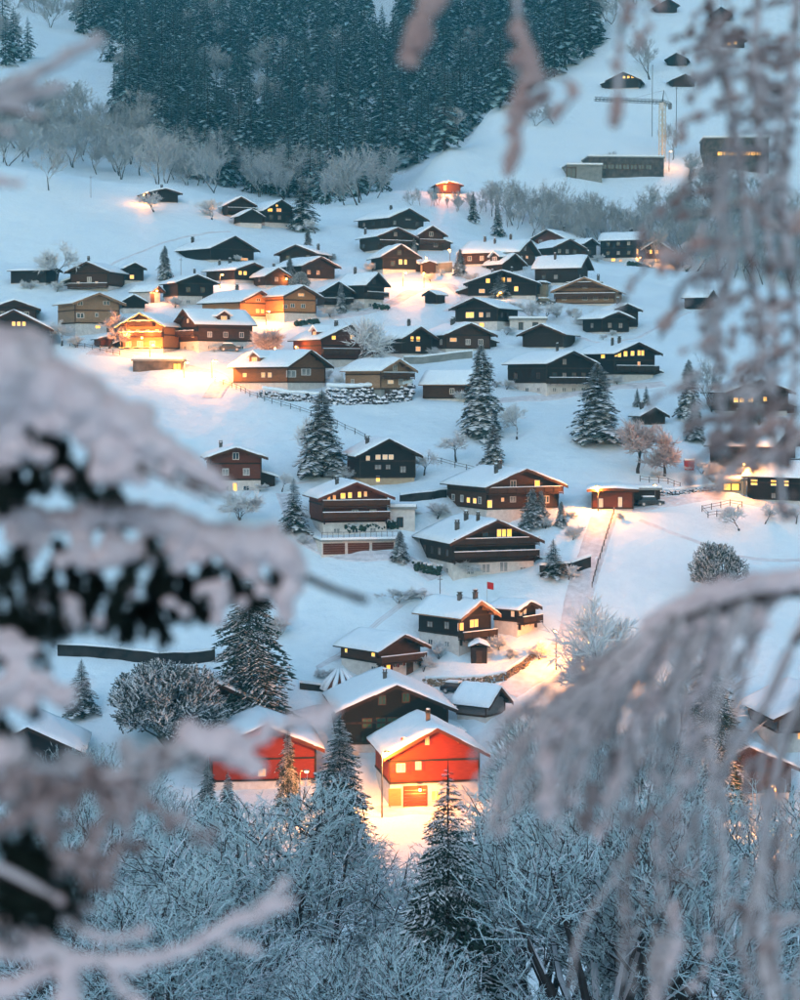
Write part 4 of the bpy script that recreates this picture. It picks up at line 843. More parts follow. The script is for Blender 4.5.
def joined(pts, protos, lo, hi):
    V = []; FC = []; MI = []; off = 0; pr = []
    for c, t in protos:
        n = len(c.vertices); v = np.empty(n*3); c.vertices.foreach_get('co', v); mi = np.empty(len(c.polygons), int); c.polygons.foreach_get('material_index', mi); pr.append((v.reshape(-1, 3), np.arange(n).reshape(-1, 3), mi))
    for p in pts:
        v, f, mi = rw.choice(pr); h = rw.uniform(lo, hi); wx = h*rw.uniform(.85, 1.25); a = rw.uniform(0, 6.28)
        x = (v[:, 0]*math.cos(a)-v[:, 1]*math.sin(a))*wx+p.x; y = (v[:, 0]*math.sin(a)+v[:, 1]*math.cos(a))*wx+p.y; z = v[:, 2]*h+p.z
        V.append(np.stack([x, y, z], -1)); FC.append(f+off); MI.append(mi); off += len(v)
    V = np.concatenate(V); FC = np.concatenate(FC); MI = np.concatenate(MI); me = bpy.data.meshes.new('spruce_forest')
    me.vertices.add(len(V)); me.vertices.foreach_set('co', V.ravel()); me.loops.add(FC.size); me.loops.foreach_set('vertex_index', FC.ravel().astype(np.int32))
    me.polygons.add(len(FC)); me.polygons.foreach_set('loop_start', np.arange(0, FC.size, 3, dtype=np.int32)); me.polygons.foreach_set('material_index', MI.astype(np.int32))
    for mm in ('needles', 'frost_forest', 'frost_forest_pale'): me.materials.append(MATS[mm])
    me.update(); me.validate(); return me
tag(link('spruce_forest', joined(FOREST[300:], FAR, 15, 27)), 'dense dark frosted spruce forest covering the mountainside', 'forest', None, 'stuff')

# garden shrubs scattered through the village
SPOTS = [(130, 345), (78, 348), (205, 345), (215, 352), (238, 300), (330, 318), (318, 322), (360, 312), (350, 300), (372, 272), (432, 282), (470, 282), (448, 336), (420, 352), (436, 356), (505, 335), (515, 312), (556, 318), (575, 318), (600, 340), (612, 336), (505, 390), (498, 388), (600, 384), (620, 385), (330, 378), (318, 384), (412, 398), (466, 402), (330, 480), (345, 482), (300, 545), (405, 520), (440, 520), (570, 520), (545, 530), (570, 580), (420, 600), (400, 604), (500, 652), (508, 660), (440, 660), (425, 672), (330, 682), (575, 540), (620, 445), (700, 474), (710, 480), (655, 478), (690, 430), (725, 424), (780, 424), (240, 262), (262, 286), (176, 308), (330, 262), (440, 276), (596, 262), (655, 268), (680, 268), (590, 300), (548, 294), (60, 292), (30, 290), (270, 480), (262, 492), (470, 576), (380, 682), (620, 520), (540, 660), (600, 700), (470, 712), (350, 760), (342, 770)]
for (x, y) in SPOTS:
    p = ground_at(x+rw.uniform(-3, 3), y, 170, True); p.z = hz(p.x, p.y)-.05; plant('garden_shrub', 'small frosted garden shrub between the village houses', 'shrub', rw.choice(SHRUB), p, rw.uniform(1.3, 3.0), rw.uniform(1.2, 1.8), None, 'garden shrubs between the houses')
# ------------------------------------------------------------------ lamps
def light(parent, loc, watts, color=(1.0, .32, .055), rad=.25):
    l = bpy.data.lights.new('lamp_light', 'POINT'); l.energy = watts*1.45; l.color = color; l.shadow_soft_size = rad
    return link('lamp_light', l, parent, loc)
def street_lamp(px, top, bot, watts, label, ymin=170, arm=.9, rz=0.0, color=(1.0, .31, .05)):
    p = ground_at(px, bot, ymin, True); s = F/p.y; h = max((bot-top)/s, 3.0); p.z = hz(p.x, p.y)
    o = thing('street_lamp', label, 'street lamp', p, rz, 'street lamps')
    m = MB(); m.tube([(0, 0, -.6), (0, 0, h*.55), (0, 0, h-.25), (arm*.35, 0, h), (arm, 0, h+.06)], [.11, .09, .06, .05, .045], 8); m.obj('pole', 'metal', o, True)
    m = MB(); m.prism([(arm-.15, h-.02), (arm+.6, h+.02), (arm+.55, h+.14), (arm-.05, h+.16)], -.16, .16); hd = m.obj('lamp_head', 'metal', o)
    m = MB(); m.blob((arm+.24, 0, h-.06), .26, 0, 8, 5, .6, 0); m.obj('bulb', 'bulb', hd)
    light(o, (arm+.24, 0, h-.45), watts, color); return o
def wall_lamp(px, py, Y, watts, label, size=.3, color=(1.0, .31, .05)):
    p = pt(px, py, Y); o = thing('wall_lamp', label, 'lamp', p, 0, 'wall lamps')
    m = MB(); m.box(-.06, .06, 0, .5, .05, .15); m.box(-.2, .2, -.2, .2, .17, .22); m.obj('bracket', 'metal', o)
    m = MB(); m.blob((0, 0, 0), size*.6, 0, 8, 5, 1, 0); m.obj('bulb', 'bulb', o); light(o, (0, -.35, -.1), watts, color); return o
def depth(px, py): return ground_at(px, py, 170, True).y
street_lamp(382, 751, 818, 7500, 'tall street lamp left of the bright red house', arm=.35)
street_lamp(598, 487, 512, 9000, 'blazing street lamp at the bend above the lower road', arm=-.4)
street_lamp(184, 364, 378, 3600, 'street lamp by the road under the light-strung chalet', arm=.4)
street_lamp(212, 361, 379, 4400, 'street lamp flooding the snow left of the half lit chalet', arm=.5)
street_lamp(744, 464, 497, 3800, 'street lamp beside the black house at the right edge', arm=-.3)
street_lamp(403, 273, 287, 4200, 'street lamp over the glowing snow slope below the upper cluster', arm=.4)
street_lamp(424, 273, 288, 3600, 'street lamp right of the one over the glowing snow slope', arm=-.3)
street_lamp(150, 345, 360, 2000, 'street lamp on the road before the light-strung chalet', arm=.4)
street_lamp(655, 488, 505, 3000, 'street lamp behind the dark car on the packed lane', arm=-.3)
street_lamp(266, 313, 326, 2600, 'street lamp beside the lit bush below the orange houses', arm=.4)
street_lamp(600, 636, 680, 3200, 'street lamp behind frosted branches over the lower road', arm=-.5)
street_lamp(556, 632, 672, 4000, 'street lamp over the lower road near the curved stone wall', arm=-.5)
street_lamp(775, 785, 838, 4800, 'street lamp low at the right edge behind twigs', arm=-.5)
street_lamp(300, 770, 830, 1500, 'street lamp behind the snowy spruces left of the red house', arm=.5)
street_lamp(445, 182, 196, 2600, 'orange lamp post before the small glowing hut on the hill', 560, arm=.3, color=(1, .25, .05))
street_lamp(669, 152, 172, 900, 'little orange lamp at the foot of the crane', 560, arm=.3, color=(1, .35, .1))
street_lamp(210, 202, 216, 350, 'faint lamp beside the round frosted tree below the grey trees', arm=.3)
street_lamp(220, 277, 288, 800, 'glowing lamp in front of the broad snow roof house', arm=.3, color=(1, .32, .1))
street_lamp(450, 250, 272, 2200, 'lamp by the glowing garage wall next to the dark conifer', arm=-.4)
wall_lamp(144, 195, ground_at(150, 203, 420, True).y-1.6, 900, 'bright lamp under the eave of the upper barn')
wall_lamp(157, 291, depth(157, 303)-1.0, 700, 'glowing lamp on the white garage corner', color=(1, .3, .08))
wall_lamp(286.5, 279, depth(286, 288)-1.2, 700, 'red glowing lamp on the small dark chalet corner', color=(1, .3, .06))
wall_lamp(574, 267, depth(580, 285)-2.6, 300, 'orange lamp on the gable of the long sloped chalet')
wall_lamp(296, 347, depth(300, 364)-1.5, 500, 'lamp on the red brown dormer chalet wall')
wall_lamp(275, 348.5, depth(300, 388)+6, 250, 'small lamp above the ridge of the half lit chalet')
wall_lamp(500, 292, depth(500, 298)-1.5, 600, 'warm lamp by the door of the large black lit chalet')
wall_lamp(640, 258, depth(640, 263)-2.0, 600, 'lamp on the corner between hotel and right end chalet')
wall_lamp(258, 316, depth(262, 319)-1.5, 1200, 'lamp on the front of the left orange timber house')
wall_lamp(245, 366, depth(250, 388)-3.0, 900, 'lamp under the eave of the half lit chalet')
wall_lamp(664, 257, depth(662, 263)-1.5, 900, 'glowing lamp at the terrace of the right end chalet')
wall_lamp(475, 604, depth(475, 651)-.7, 330, 'lamp under the peak of the glowing timber gable')
wall_lamp(426, 258, depth(428, 273)-1.0, 500, 'lamp over the lit porch hut')
wall_lamp(142, 338, depth(142, 352)-2.2, 1300, 'lamp on the front of the light-strung chalet')
wall_lamp(728, 478, depth(728, 490)-.5, 2600, 'lamp inside the glowing carport at the right')
wall_lamp(420, 790, depth(430, 807)-1.0, 700, 'lamp over the garage door of the bright red house')
wall_lamp(527, 257, depth(540, 258)-1.5, 250, 'small lamp left of the treeline gables')
# light strings on the chalet at the left
def strings():
    h = [q for q in HOUSES if 'glowing light strings' in q['label']][0]
    o = thing('light_string', 'glowing light string along roof edge and balconies of the left chalet', 'light string', h['p'], h['th'])
    hw = h['W']/2; rh = hw+h['ovs']; y = -h['ovf']-.14; za, ze = h['za'], h['ze']
    runs = [[(-rh, y, ze-.1), (0, y, za-.1)], [(0, y, za-.1), (rh, y, ze-.1)]]
    for bz, k in ((337, 1), (326, .66)):
        z = (h['ys'][2]-bz)/h['s']+.95; runs.append([(-hw*k, -1.4, z), (hw*k, -1.4, z)])
    runs.append([(-hw, -1.4, .9), (hw, -1.4, .9)])
    for a, b in runs:
        m = MB(); n = int((Vector(b)-Vector(a)).length/.3)
        for i in range(n+1):
            q = Vector(a).lerp(Vector(b), i/max(n, 1)); m.blob((q.x, q.y, q.z-.08*math.sin(i*.9)), .075, 0, 5, 3, 1, 0)
        m.obj('bulb_row', 'string_bulb', o)
    for x in (-hw*.5, hw*.5): light(o, (x, -2.6, h['ze']*.75), 700)
strings()
# ------------------------------------------------------------------ walls, fences, hedges
def along(pts, step):
    w_ = [ground_at(x, y, 170, True) for x, y in pts]; P = []
    for i in range(len(w_)-1):
        n = max(1, int(round((w_[i+1]-w_[i]).length/step)))
        for k in range(n): P.append(w_[i].lerp(w_[i+1], k/n))
    P.append(w_[-1])
    for p in P: p.z = hz(p.x, p.y)
    return P
def stone_wall(pts, hgt, mat, label, size=.55, back=.5):
    P = along(pts, size*.9); o = thing('stone_wall', label, 'wall', P[0]); m = MB(); b = P[0]
    for i, p in enumerate(P):
        n = max(1, int(hgt/size*1.25))
        for k in range(n):
            r_ = size*random.uniform(.45, .68); z = k*size*.78+r_*.4; m.blob((p.x-b.x+random.uniform(-.45, .45)*size, p.y-b.y+k*size*back+random.uniform(-.3, .3)*size, p.z-b.z+z+random.uniform(-.28, .28)*size), r_*random.uniform(.8, 1.35), 0, 6, 4, random.uniform(.6, .95), .32)
    s_ = m.obj('stone', mat, o); s_['kind'] = 'stuff'
    m = MB(); path = [(p.x-b.x, p.y-b.y+hgt*back*1.0, p.z-b.z+hgt+.05) for p in P]; m.tube(path, [size*.55*random.uniform(.8, 1.2) for _ in P], 7); m.obj('snow_cap', 'roof_snow', o, True)
stone_wall([(262, 397), (290, 401), (325, 403)], 1.6, 'stone_snowy', 'dark boulder wall below the half lit chalet', .6, .6)
stone_wall([(326, 404), (350, 405), (382, 404), (412, 400)], 3.4, 'stone_snowy', 'high dark boulder wall below the narrow tan house', .75, .7)
stone_wall([(425, 688), (450, 687), (480, 686), (505, 681), (522, 670), (535, 657)], 1.1, 'stone_warm', 'curved stone wall below the glowing timber gable', .42, .3)
stone_wall([(640, 498), (665, 496), (690, 494), (722, 491)], .9, 'stone_snowy', 'low dark dry stone wall by the packed lane', .45, .3)
def slab_wall(pts, hgt, mat, label, th=.45, name='retaining_wall'):
    P = along(pts, 2.0); o = thing(name, label, 'wall', P[0]); b = P[0]
    for nm, z0, z1, mt, e in (('wall_face', -1.5, hgt, mat, 0), ('snow_cap', hgt+.003, hgt+.32, 'roof_snow', .12)):
        m = MB()
        for i in range(len(P)-1):
            p, q = P[i]-b, P[i+1]-b; d = Vector((q.x-p.x, q.y-p.y, 0)); 
            if d.length < .01: continue
            d.normalize(); n = Vector((-d.y, d.x, 0))*(th/2+e); k = len(m.v)
            for z in (z0, z1):
                for a, sg in ((p, -1), (q, -1), (q, 1), (p, 1)): m.v.append((a.x+n.x*sg, a.y+n.y*sg, a.z+z))
            for f in ((4, 5, 6, 7), (0, 1, 5, 4), (2, 3, 7, 6)): m.f.append(tuple(k+x for x in f)); m.m.append(0)
            if i == 0: m.f.append((k+3, k, k+4, k+7)); m.m.append(0)
            if i == len(P)-2: m.f.append((k+1, k+2, k+6, k+5)); m.m.append(0)
        m.obj(nm, mt, o)
slab_wall([(58, 656), (110, 660), (160, 665), (215, 662)], 1.5, 'stone_dark', 'long dark retaining wall across the lower left slope')
slab_wall([(421, 274), (436, 273), (452, 272)], 2.2, 'plaster_tan', 'glowing garage wall below the upper cluster')
slab_wall([(404, 364), (440, 362), (472, 358)], 1.3, 'concrete', 'long grey terrace wall below the dark hedge chalet')
slab_wall([(300, 690), (330, 694)], .8, 'stone_dark', 'short dark wall left of the snowy well house')
slab_wall([(540, 577), (570, 574), (590, 568)], 1.6, 'stone_dark', 'dark terrace wall right of the deep balcony chalet')
slab_wall([(400, 504), (432, 500), (446, 498)], 1.2, 'stone_dark', 'dark terrace wall left of the large brown chalet')
def fence(pts, label, step=2.4, h_=1.0, mat='bark', rails=2):
    P = along(pts, step); o = thing('fence', label, 'fence', P[0]); b = P[0]
    for p in P:
        m = MB(); c = p-b; m.tube([(c.x, c.y, c.z-.4), (c.x, c.y, c.z+h_)], [.07, .06], 5); m.blob((c.x, c.y, c.z+h_+.04), .09, 1, 6, 4, .7); m.obj('post', [mat, 'roof_snow'], o)
    for k in range(rails):
        z = h_*(.45+.42*k); m = MB(); m.tube([(p.x-b.x, p.y-b.y, p.z-b.z+z) for p in P], [.035]*len(P), 4); m.obj('rail', mat, o)
fence([(215, 382), (232, 388), (250, 397), (272, 404), (300, 412), (322, 420), (345, 430), (365, 440), (390, 452)], 'long post fence crossing the snow below the half lit chalet')
fence([(428, 462), (455, 468), (478, 474)], 'post fence above the large brown chalet')
fence([(614, 516), (606, 540), (598, 565), (592, 590)], 'row of fence posts along the road below the blazing lamp', 1.8)
fence([(702, 512), (730, 506), (742, 508), (734, 517), (708, 519), (702, 512)], 'rail fence around the small orchard garden', 1.6)
fence([(640, 482), (668, 485), (680, 489)], 'short fence behind the low brown garage', 1.8)
fence([(70, 346), (100, 352), (120, 356)], 'fence in front of the plain tan house', 2.0)
def hedge(pts, h_, label):
    P = along(pts, .45); o = thing('hedge', label, 'hedge', P[0]); b = P[0]; m = MB(); s_ = MB()
    for p in P:
        for _ in range(5): m.blob((p.x-b.x+random.uniform(-.3, .3), p.y-b.y+random.uniform(-.35, .35), p.z-b.z+random.uniform(.2, h_)), random.uniform(.2, .4), 0, 6, 4, 1, .35)
        for _ in range(3): s_.blob((p.x-b.x+random.uniform(-.3, .3), p.y-b.y+random.uniform(-.35, .3), p.z-b.z+h_+random.uniform(0, .25)), random.uniform(.15, .32), 0, 6, 4, .6, .3)
    m.obj('foliage', 'needles', o); s_.obj('snow', 'frost', o)
hedge([(346, 534), (370, 532), (396, 530)], 1.2, 'snowy hedge row on the terrace above the garage doors')
hedge([(415, 572), (440, 576)], 1.4, 'dark hedge left of the deep balcony chalet')
hedge([(296, 327), (318, 324)], 1.0, 'dark hedge below the right orange house')
hedge([(375, 309), (388, 311)], 1.2, 'green hedge below the black chalet by the glowing slope')
hedge([(205, 306), (225, 304)], .8, 'snowy hedge right of the black white based chalet')
hedge([(628, 266), (690, 268)], 1.0, 'snowy hedge in front of the right end chalet')
# garage block with three red doors
def garages():
    p = ground_at(360, 554, 170, True); s = F/p.y; o = thing('garage_block', 'low white garage block with three dark red doors', 'garage', p, R(14)); wdt = 78/s; hh = 13/s
    m = MB(); m.box(-wdt/2, wdt/2, .25, 7, -1.5, hh); m.obj('wall', 'plaster', o)
    for i in range(3):
        x0 = -wdt/2+.25+i*(wdt-.4)/3; x1 = x0+(wdt-.4)/3-.45; m = MB(); n = 5
        for k in range(n): m.box(x0, x1, .14, .248, hh*.86*k/n+.02, hh*.86*(k+1)/n-.02)
        m.obj('garage_door', 'wood_redbrown', o)
    m = MB(); m.box(-wdt/2-.2, wdt/2+.2, -.2, 7.1, hh+.003, hh+.25); m.obj('roof_slab', 'concrete', o)
    m = MB(); m.box(-wdt/2-.15, wdt/2+.15, -.15, 7, hh+.253, hh+.6); m.obj('roof_snow', 'roof_snow', o)
    m = MB()
    for k in range(15): x = -wdt/2+k*wdt/14; m.box(x-.03, x+.03, -.1, -.04, hh+.6, hh+1.35)
    m.box(-wdt/2, wdt/2, -.12, -.02, hh+1.35, hh+1.42); m.obj('railing', 'metal', o)
garages()
def box_building(label, x0, x1, ytop, ybot, deep, mat, name, snow=.4, ymin=170, rz=0.0, rows=None, extra=None):
    p = ground_at((x0+x1)/2, ybot, ymin, True); s = F/p.y; wd = (x1-x0)/s; hh = (ybot-ytop)/s; o = thing(name, label, 'building', p, rz)
    m = MB(); m.box(-wd/2, wd/2, 0, deep, -3, hh); m.obj('wall', mat, o)
    m = MB(); m.box(-wd/2-.3, wd/2+.3, -.4, deep+.3, hh+.003, hh+.35); m.obj('roof', 'concrete', o)
    m = MB(); m.box(-wd/2-.2, wd/2+.2, -.3, deep+.2, hh+.353, hh+.353+snow); m.obj('roof_snow', 'roof_snow', o)
    if rows:
        for (fx, fz, ww, wh, g) in rows: window(o, (-wd/2+fx*wd, -.02, fz*hh), 0, ww, wh, g, 'frame_brown')
    return o
box_building('pale concrete block at the left end of the long hill building', 567, 602, 166, 180, 14, 'concrete', 'concrete_block', .5, 560, .08, [(.12, .5, 3.2, 3.4, 'glass')])
box_building('long low dark concrete building on the hillside', 588, 664, 158, 178, 12, 'stone', 'concrete_hall', .5, 590, .08, [(.2+.1*i, .55, 2.2, 1.6, 'glass') for i in range(7)])
box_building('dark hill building with a glowing window row behind hanging twigs', 704, 768, 139, 170, 12, 'stone', 'hill_building', .5, 575, -.05, [(.25+.085*i, .52, 1.7, 1.3, 'lit_y') for i in range(8)])
box_building('small white annex right of the garage chalet', 390, 415, 509, 531, 6, 'plaster', 'white_annex', .45, rows=[(.4, .4, 1.0, 1.6, 'glass')])
box_building('low white annex with two doors beside the village centre chalet', 510, 546, 320, 331, 5, 'plaster', 'white_annex', .4, rows=[(.3, .45, 1, 1.6, 'glass'), (.7, .45, 1.2, 1.6, 'glass')])
box_building('open carport with glowing interior left of the black right house', 716, 746, 481, 493, 6, 'plaster_tan', 'carport', .4, rows=[(.5, .5, 3.0, 1.2, 'lit_y')])
box_building('snow roofed carport end of the low brown garage', 634, 660, 490, 505, 5, 'wood_dark', 'carport', .35)
box_building('low stone cabin under the light-strung chalet beside the street lamp', 133, 182, 361, 371, 5, 'stone', 'stone_cabin', .4, rows=[(.9, .4, 1.6, 1.4, 'lit_y')])
# well house with conical snowy roof
def well_house():
    p = ground_at(340, 702, 170, True); s = F/p.y; o = thing('well_house', 'round tan well house with a steep snowy cone roof', 'hut', p); r_ = 13/s; hh = 13/s
    m = MB(); m.tube([(0, 0, -1), (0, 0, hh)], [r_, r_], 12); m.obj('wall', 'plaster_tan', o)
    m = MB(); m.tube([(0, 0, hh-.1), (0, 0, hh+1.0), (0, 0, hh+2.6)], [r_*1.4, r_*1.0, .35], 10); m.obj('roof', 'wood_redbrown', o)
    m = MB()
    for k in range(10):
        a = k*.628; m.tube([(math.cos(a)*r_*1.45, math.sin(a)*r_*1.45, hh), (math.cos(a)*r_*1.05, math.sin(a)*r_*1.05, hh+1.1), (math.cos(a)*.42, math.sin(a)*.42, hh+2.65)], [.32, .36, .18], 6)
    m.obj('roof_snow', 'roof_snow', o, True)
well_house()
def shed():
    p = ground_at(479, 664, 170, True); o = thing('stone_hut', 'little dark hut with a snow cap beside the curved stone wall', 'hut', p)
    m = MB(); m.box(-1.1, 1.1, 0, 2, -1, 2.3); m.obj('wall', 'wood_dark', o); m = MB(); m.box(-.4, .4, -.05, -.003, 0, 1.8); m.obj('door', 'frame_brown', o)
    m = MB(); m.prism([(-1.5, 2.25), (0, 2.75), (1.5, 2.25), (1.5, 2.4), (0, 2.95), (-1.5, 2.4)], -.3, 2.3); ro = m.obj('roof', 'roof_wood', o); roof_snow(1.5, -.3, 2.3, 2.4, 2.95, .45, ro, random.Random(3))
shed()
# poles, crane, flag
def pole(px, top, bot, label, ymin=170, r_=.06):
    p = ground_at(px, bot, ymin, True); h_ = (bot-top)/(F/p.y); o = thing('utility_pole', label, 'pole', p); m = MB(); m.tube([(0, 0, -.5), (0, 0, h_)], [r_*1.2, r_], 6); m.obj('post', 'metal', o)
    m = MB(); m.box(-.35, .35, -.05, .05, h_-.5, h_-.4); m.obj('cross_arm', 'metal', o); return o
pole(440, 576, 600, 'thin mast above the glowing timber gable chalet'); pole(652, 66, 137, 'tall thin mast on the hill left of the crane', 560, .1); pole(676, 88, 148, 'tall thin mast on the hill right of the crane', 560, .1)
pole(91, 176, 198, 'thin pole on the crest of the left snowfield', 420, .05); pole(181, 258, 284, 'thin pole right of the frosted twin spruce')
def flag():
    p = ground_at(487, 606, 170, True); h_ = 25/(F/p.y); o = thing('flag_pole', 'slim flag pole with red flag behind the glowing gable', 'flag pole', p); m = MB(); m.tube([(0, 0, -.5), (0, 0, h_)], [.05, .035], 6); m.obj('pole', 'frame_white', o)
    m = MB(); g = [[(.04+.30*i, .06*math.sin(i*1.7), h_-.1-.5*j-.05*i) for i in range(4)] for j in range(3)]
    for j in range(2):
        for i in range(3): m.poly([g[j][i], g[j][i+1], g[j+1][i+1], g[j+1][i]]); 
    m.obj('flag', 'flag_red', o)
flag()
def lattice(m, a, b, w_, n, r_):
    a = Vector(a); b = Vector(b); d = (b-a).normalized(); u = d.orthogonal().normalized()*w_/2; v = d.cross(u.normalized())*w_/2
    cs = [u+v, u-v, -u-v, -u+v]
    for c in cs: m.tube([tuple(a+c), tuple(b+c)], [r_, r_], 4)
    for i in range(n):
        p0 = a.lerp(b, i/n); p1 = a.lerp(b, (i+1)/n)
        for k in range(4): m.tube([tuple(p0+cs[k]), tuple(p1+cs[(k+1) % 4])], [r_*.6]*2, 3)
def crane():
    p = ground_at(662, 162, 560, True); s = F/p.y; hh = (162-103)/s; o = thing('tower_crane', 'slim tower crane with a long jib above the hill building', 'crane', p)
    m = MB(); lattice(m, (0, 0, -1), (0, 0, hh), 1.4, 12, .12); m.obj('tower', 'crane_paint', o)
    m = MB(); lattice(m, (0, 0, hh), (-68/s, -2, hh+.6), .9, 18, .09); m.obj('jib', 'metal', o)
    m = MB(); lattice(m, (0, 0, hh), (8/s, .3, hh-.8), .9, 4, .09); m.box(6/s, 9/s, -.6, .8, hh-2.2, hh-.5); m.obj('counter_jib', 'metal', o)
    m = MB(); m.tube([(0, 0, hh), (.4, 0, hh+3.6)], [.25, .1], 5); m.obj('peak', 'metal', o); m = MB(); m.box(-1.0, .2, -1.4, -.71, hh-2.2, hh-.4); m.obj('cab', 'frame_white', o)
    m = MB(); m.tube([(.4, 0, hh+3.6), (-30/s, -1, hh+.9)], [.04]*2, 3); m.tube([(.4, 0, hh+3.6), (7/s, .3, hh-.3)], [.04]*2, 3); m.obj('stay_cable', 'metal', o)
crane()
def car(px, bot, mat, label, rz):
    p = ground_at(px, bot, 170, True); o = thing('parked_car', label, 'car', p, rz)
    m = MB(); m.prism([(-2.1, .35), (2.1, .35), (2.15, .75), (1.2, .92), (-2.0, .95), (-2.15, .7)], -.85, .85); m.obj('body', mat, o)
    m = MB(); m.prism([(-1.7, .953), (1.15, .925), (.5, 1.42), (-1.3, 1.45)], -.74, .74); m.obj('cabin', 'glass', o)
    m = MB(); m.box(-1.35, .5, -.7, .7, 1.455, 1.66); m.box(1.2, 2.05, -.7, .7, .935, 1.02); m.obj('roof_snow', 'roof_snow', o)
    for x in (-1.3, 1.35):
        for y in (-.86, .86):
            m = MB(); n = 12; 
            for k in range(2): pass
            m.tube([(x, y-.1, .34), (x, y+.1, .34)], [.34, .34], n); wo = m.obj('wheel', 'metal', o); q = MB(); q.tube([(x, y+(-.11 if y < 0 else .105), .34), (x, y+(-.105 if y < 0 else .11), .34)], [.2, .2], 8); q.obj('rim', 'frame_white', wo)
    for y in (-.55, .55): m = MB(); m.box(2.12, 2.165, y-.18, y+.18, .58, .72); m.obj('headlight', 'frame_white', o)
car(650, 506, 'car_dark', 'dark car parked under the snow roofed carport', R(10)); car(457, 693, 'car_dark', 'snow covered car beside the curved stone wall', R(-25)); car(545, 305, 'car_dark', 'snow covered car below the lit cream garage', R(15)); car(230, 351, 'car_dark', 'snow covered car before the long brown chalet', 0.1)
def bin_(px, bot, label):
    p = ground_at(px, bot, 170, True); o = thing('recycling_bin', label, 'bin', p); m = MB(); m.prism([(-.7, 0), (.7, 0), (.8, 1.5), (-.8, 1.5)], -.6, .6); m.obj('body', 'flag_red', o); m = MB(); m.box(-.85, .85, -.65, .65, 1.503, 1.62); m.obj('lid', 'metal', o); m = MB(); m.box(-.8, .8, -.6, .6, 1.623, 1.9); m.obj('snow', 'roof_snow', o)
bin_(689, 470, 'small red bin on the snow right of the pink trees')

# garage door and lit ground floor panel of the bright red house
def red_house_front():
    h = [q for q in HOUSES if q['label'].startswith('bright red')][0]; root = h['root']; s = h['s']; cg = (h['xs'][1]+h['xs'][2])/2; X = lambda px: (px-cg)/s/math.cos(h['th'])
    m = MB(); z1 = 21/s; n = 6
    for k in range(n): m.box(X(404), X(426), .0, .057, .05+z1*k/n, z1*(k+1)/n)
    m.box(X(404)-.14, X(404)-.003, -.03, .057, 0, z1+.15); m.box(X(426)+.003, X(426)+.14, -.03, .057, 0, z1+.15); m.box(X(404), X(426), -.03, .057, z1+.003, z1+.15); m.obj('garage_door', 'wood_redbrown', root)
    m = MB(); m.box(X(388), X(401), .02, .056, .3, z1-.1); m.obj('entrance_panel', 'wood_orange', root)
    window(root, (X(436), .047, z1*.55), 0, 1.2, 1.3, 'lit_y')
red_house_front()
